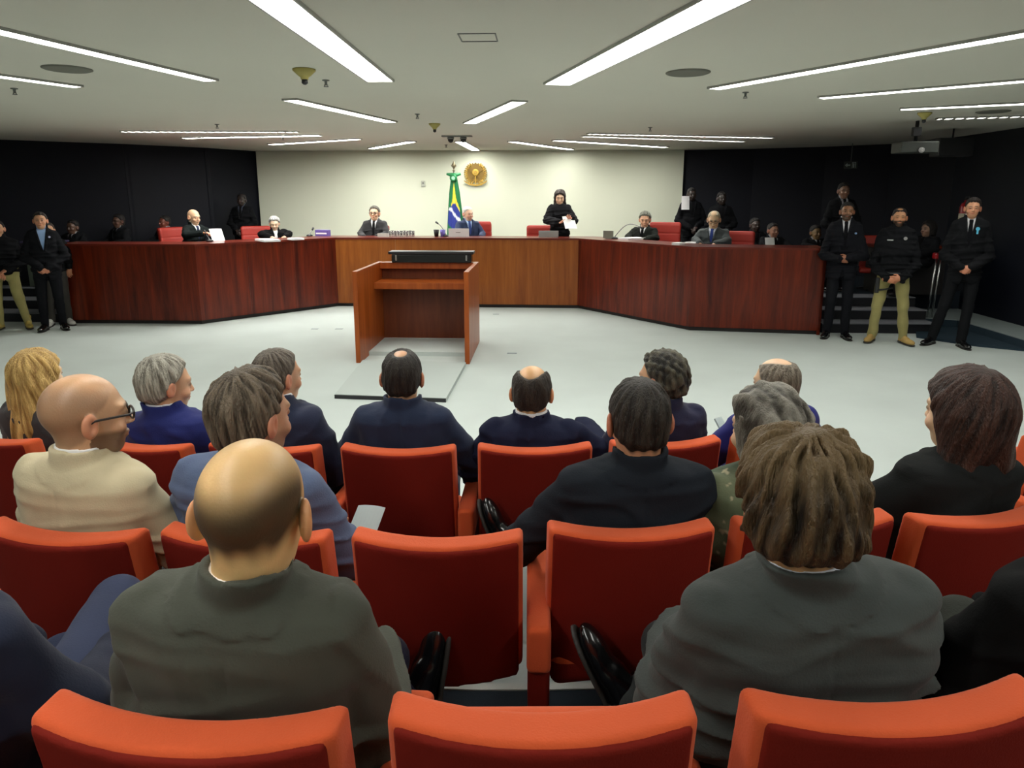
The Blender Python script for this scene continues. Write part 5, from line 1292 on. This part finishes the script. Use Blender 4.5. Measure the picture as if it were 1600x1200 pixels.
MB().tube([(0, 0, 0.06), (0, 0, ZC - p.z)], 0.006, 8).build('rod', greyp, t)
# fire extinguisher
p = ony(1489, 318, 11.3)
t = thing('fire_extinguisher', 'red fire extinguisher with white label on the dark wall behind the tall guard', 'fire extinguisher', (6.50, 11.35, p.z - 0.45))
redp = mat('glossy_red_paint', lin((150, 22, 30)), rough=0.3)
MB().lathe([(0.07, 0), (0.08, 0.02), (0.08, 0.40), (0.06, 0.45), (0.025, 0.47), (0.025, 0.50)], 24).build('cylinder', redp, t)
MB().lathe([(0.0815, 0.12), (0.0815, 0.30)], 24).build('label_band', mat('cream_label', lin((196, 188, 168)), rough=0.6), t)
MB().box((-0.02, -0.02, 0.5), (0.02, 0.02, 0.54), 0.004).box((-0.01, -0.09, 0.54), (0.01, 0.02, 0.56), 0.003).tube([(0.02, 0, 0.52), (0.09, 0, 0.48), (0.10, 0, 0.2)], 0.008, 8).build('valve', black, t)
MB().box((0.07, -0.05, 0.05), (0.115, 0.05, 0.45), 0.004).build('bracket', black, t)
# handrail posts at the right steps
a = onz(1452, 496, 0.14)
t = thing('stanchion', 'chrome stanchion of two tubes with a red top beside the tall guard', 'stanchion', (a.x, a.y, 0.14), 0.0)
MB().tube([(-0.035, 0, 0), (0.0, 0, 0.86)], 0.014, 10).build('post', steel, t)
MB().tube([(0.035, 0, 0), (0.06, 0, 0.86)], 0.014, 10).build('post', steel, t)
MB().box((-0.05, -0.05, 0.86), (0.1, 0.05, 0.95), 0.02).build('red_top', redp, t)
# side table & red chair behind the officer
p = ony(1440, 410, 11.0)
t = thing('side_desk', 'dark clerk desk on the dais behind the officer in khaki trousers', 'desk', (p.x - 0.1, 11.25, DZ))
MB().box((-0.55, -0.3, 0.70), (0.5, 0.3, 0.74), 0.006).build('top', mahog, t)
MB().box((-0.5, -0.26, 0.0), (0.45, -0.23, 0.70)).build('front_panel', darkp, t)
for sx in (-0.5, 0.42): MB().box((sx, -0.23, 0), (sx + 0.03, 0.27, 0.70)).build('side_panel', darkp, t)
o = dup(ec, label='red leather chair in the shadow behind the officer in khaki trousers'); q_ = ony(1366, 408, 11.5); o.location = (q_.x, 11.5, DZ); o.rotation_euler = (0, 0, BACK - 0.4); o.scale = (0.8, 0.8, 0.75)
# cabinet at far left
a = onz(44, 472, 0.28)
p = ony(38, 440, 11.6)
t = thing('cabinet', 'pale green-grey cabinet on the steps side at the far left behind the woman', 'cabinet', (-8.35, 11.55, DZ))
MB().box((-0.22, -0.18, 0), (0.16, 0.18, 0.72), 0.006).build('body', mat('sage_laminate', lin((112, 122, 108)), rough=0.5), t)
MB().box((-0.2, -0.192, 0.03), (0.14, -0.18, 0.69), 0.003).build('door', mat('sage_laminate2', lin((104, 114, 100)), rough=0.5), t)
MB().box((-0.26, -0.22, 0.72), (0.30, 0.2, 0.75), 0.004).build('top', mat('purple_grey_top', lin((70, 62, 96)), rough=0.4), t)
# carpet marks
for x, y, r in ((492, 514, 0.05), (530, 514, 0.055), (775, 491, 0.05), (800, 552, 0.06)):
    p = onz(x, y, 0.0)
    o = MB().box((-r, -r * 0.5, 0), (r, r * 0.5, 0.004), 0.001).build('floor_socket', mat('carpet_lid', lin((150, 160, 165)), rough=0.8)); o.location = (p.x, p.y, 0)
    tag(o, 'small grey floor socket lid in the pale carpet %s' % {492: 'left of the lectern', 530: 'close beside the lectern on its left', 775: 'near the middle of the bench', 800: 'right of the lectern'}[x], 'floor socket')
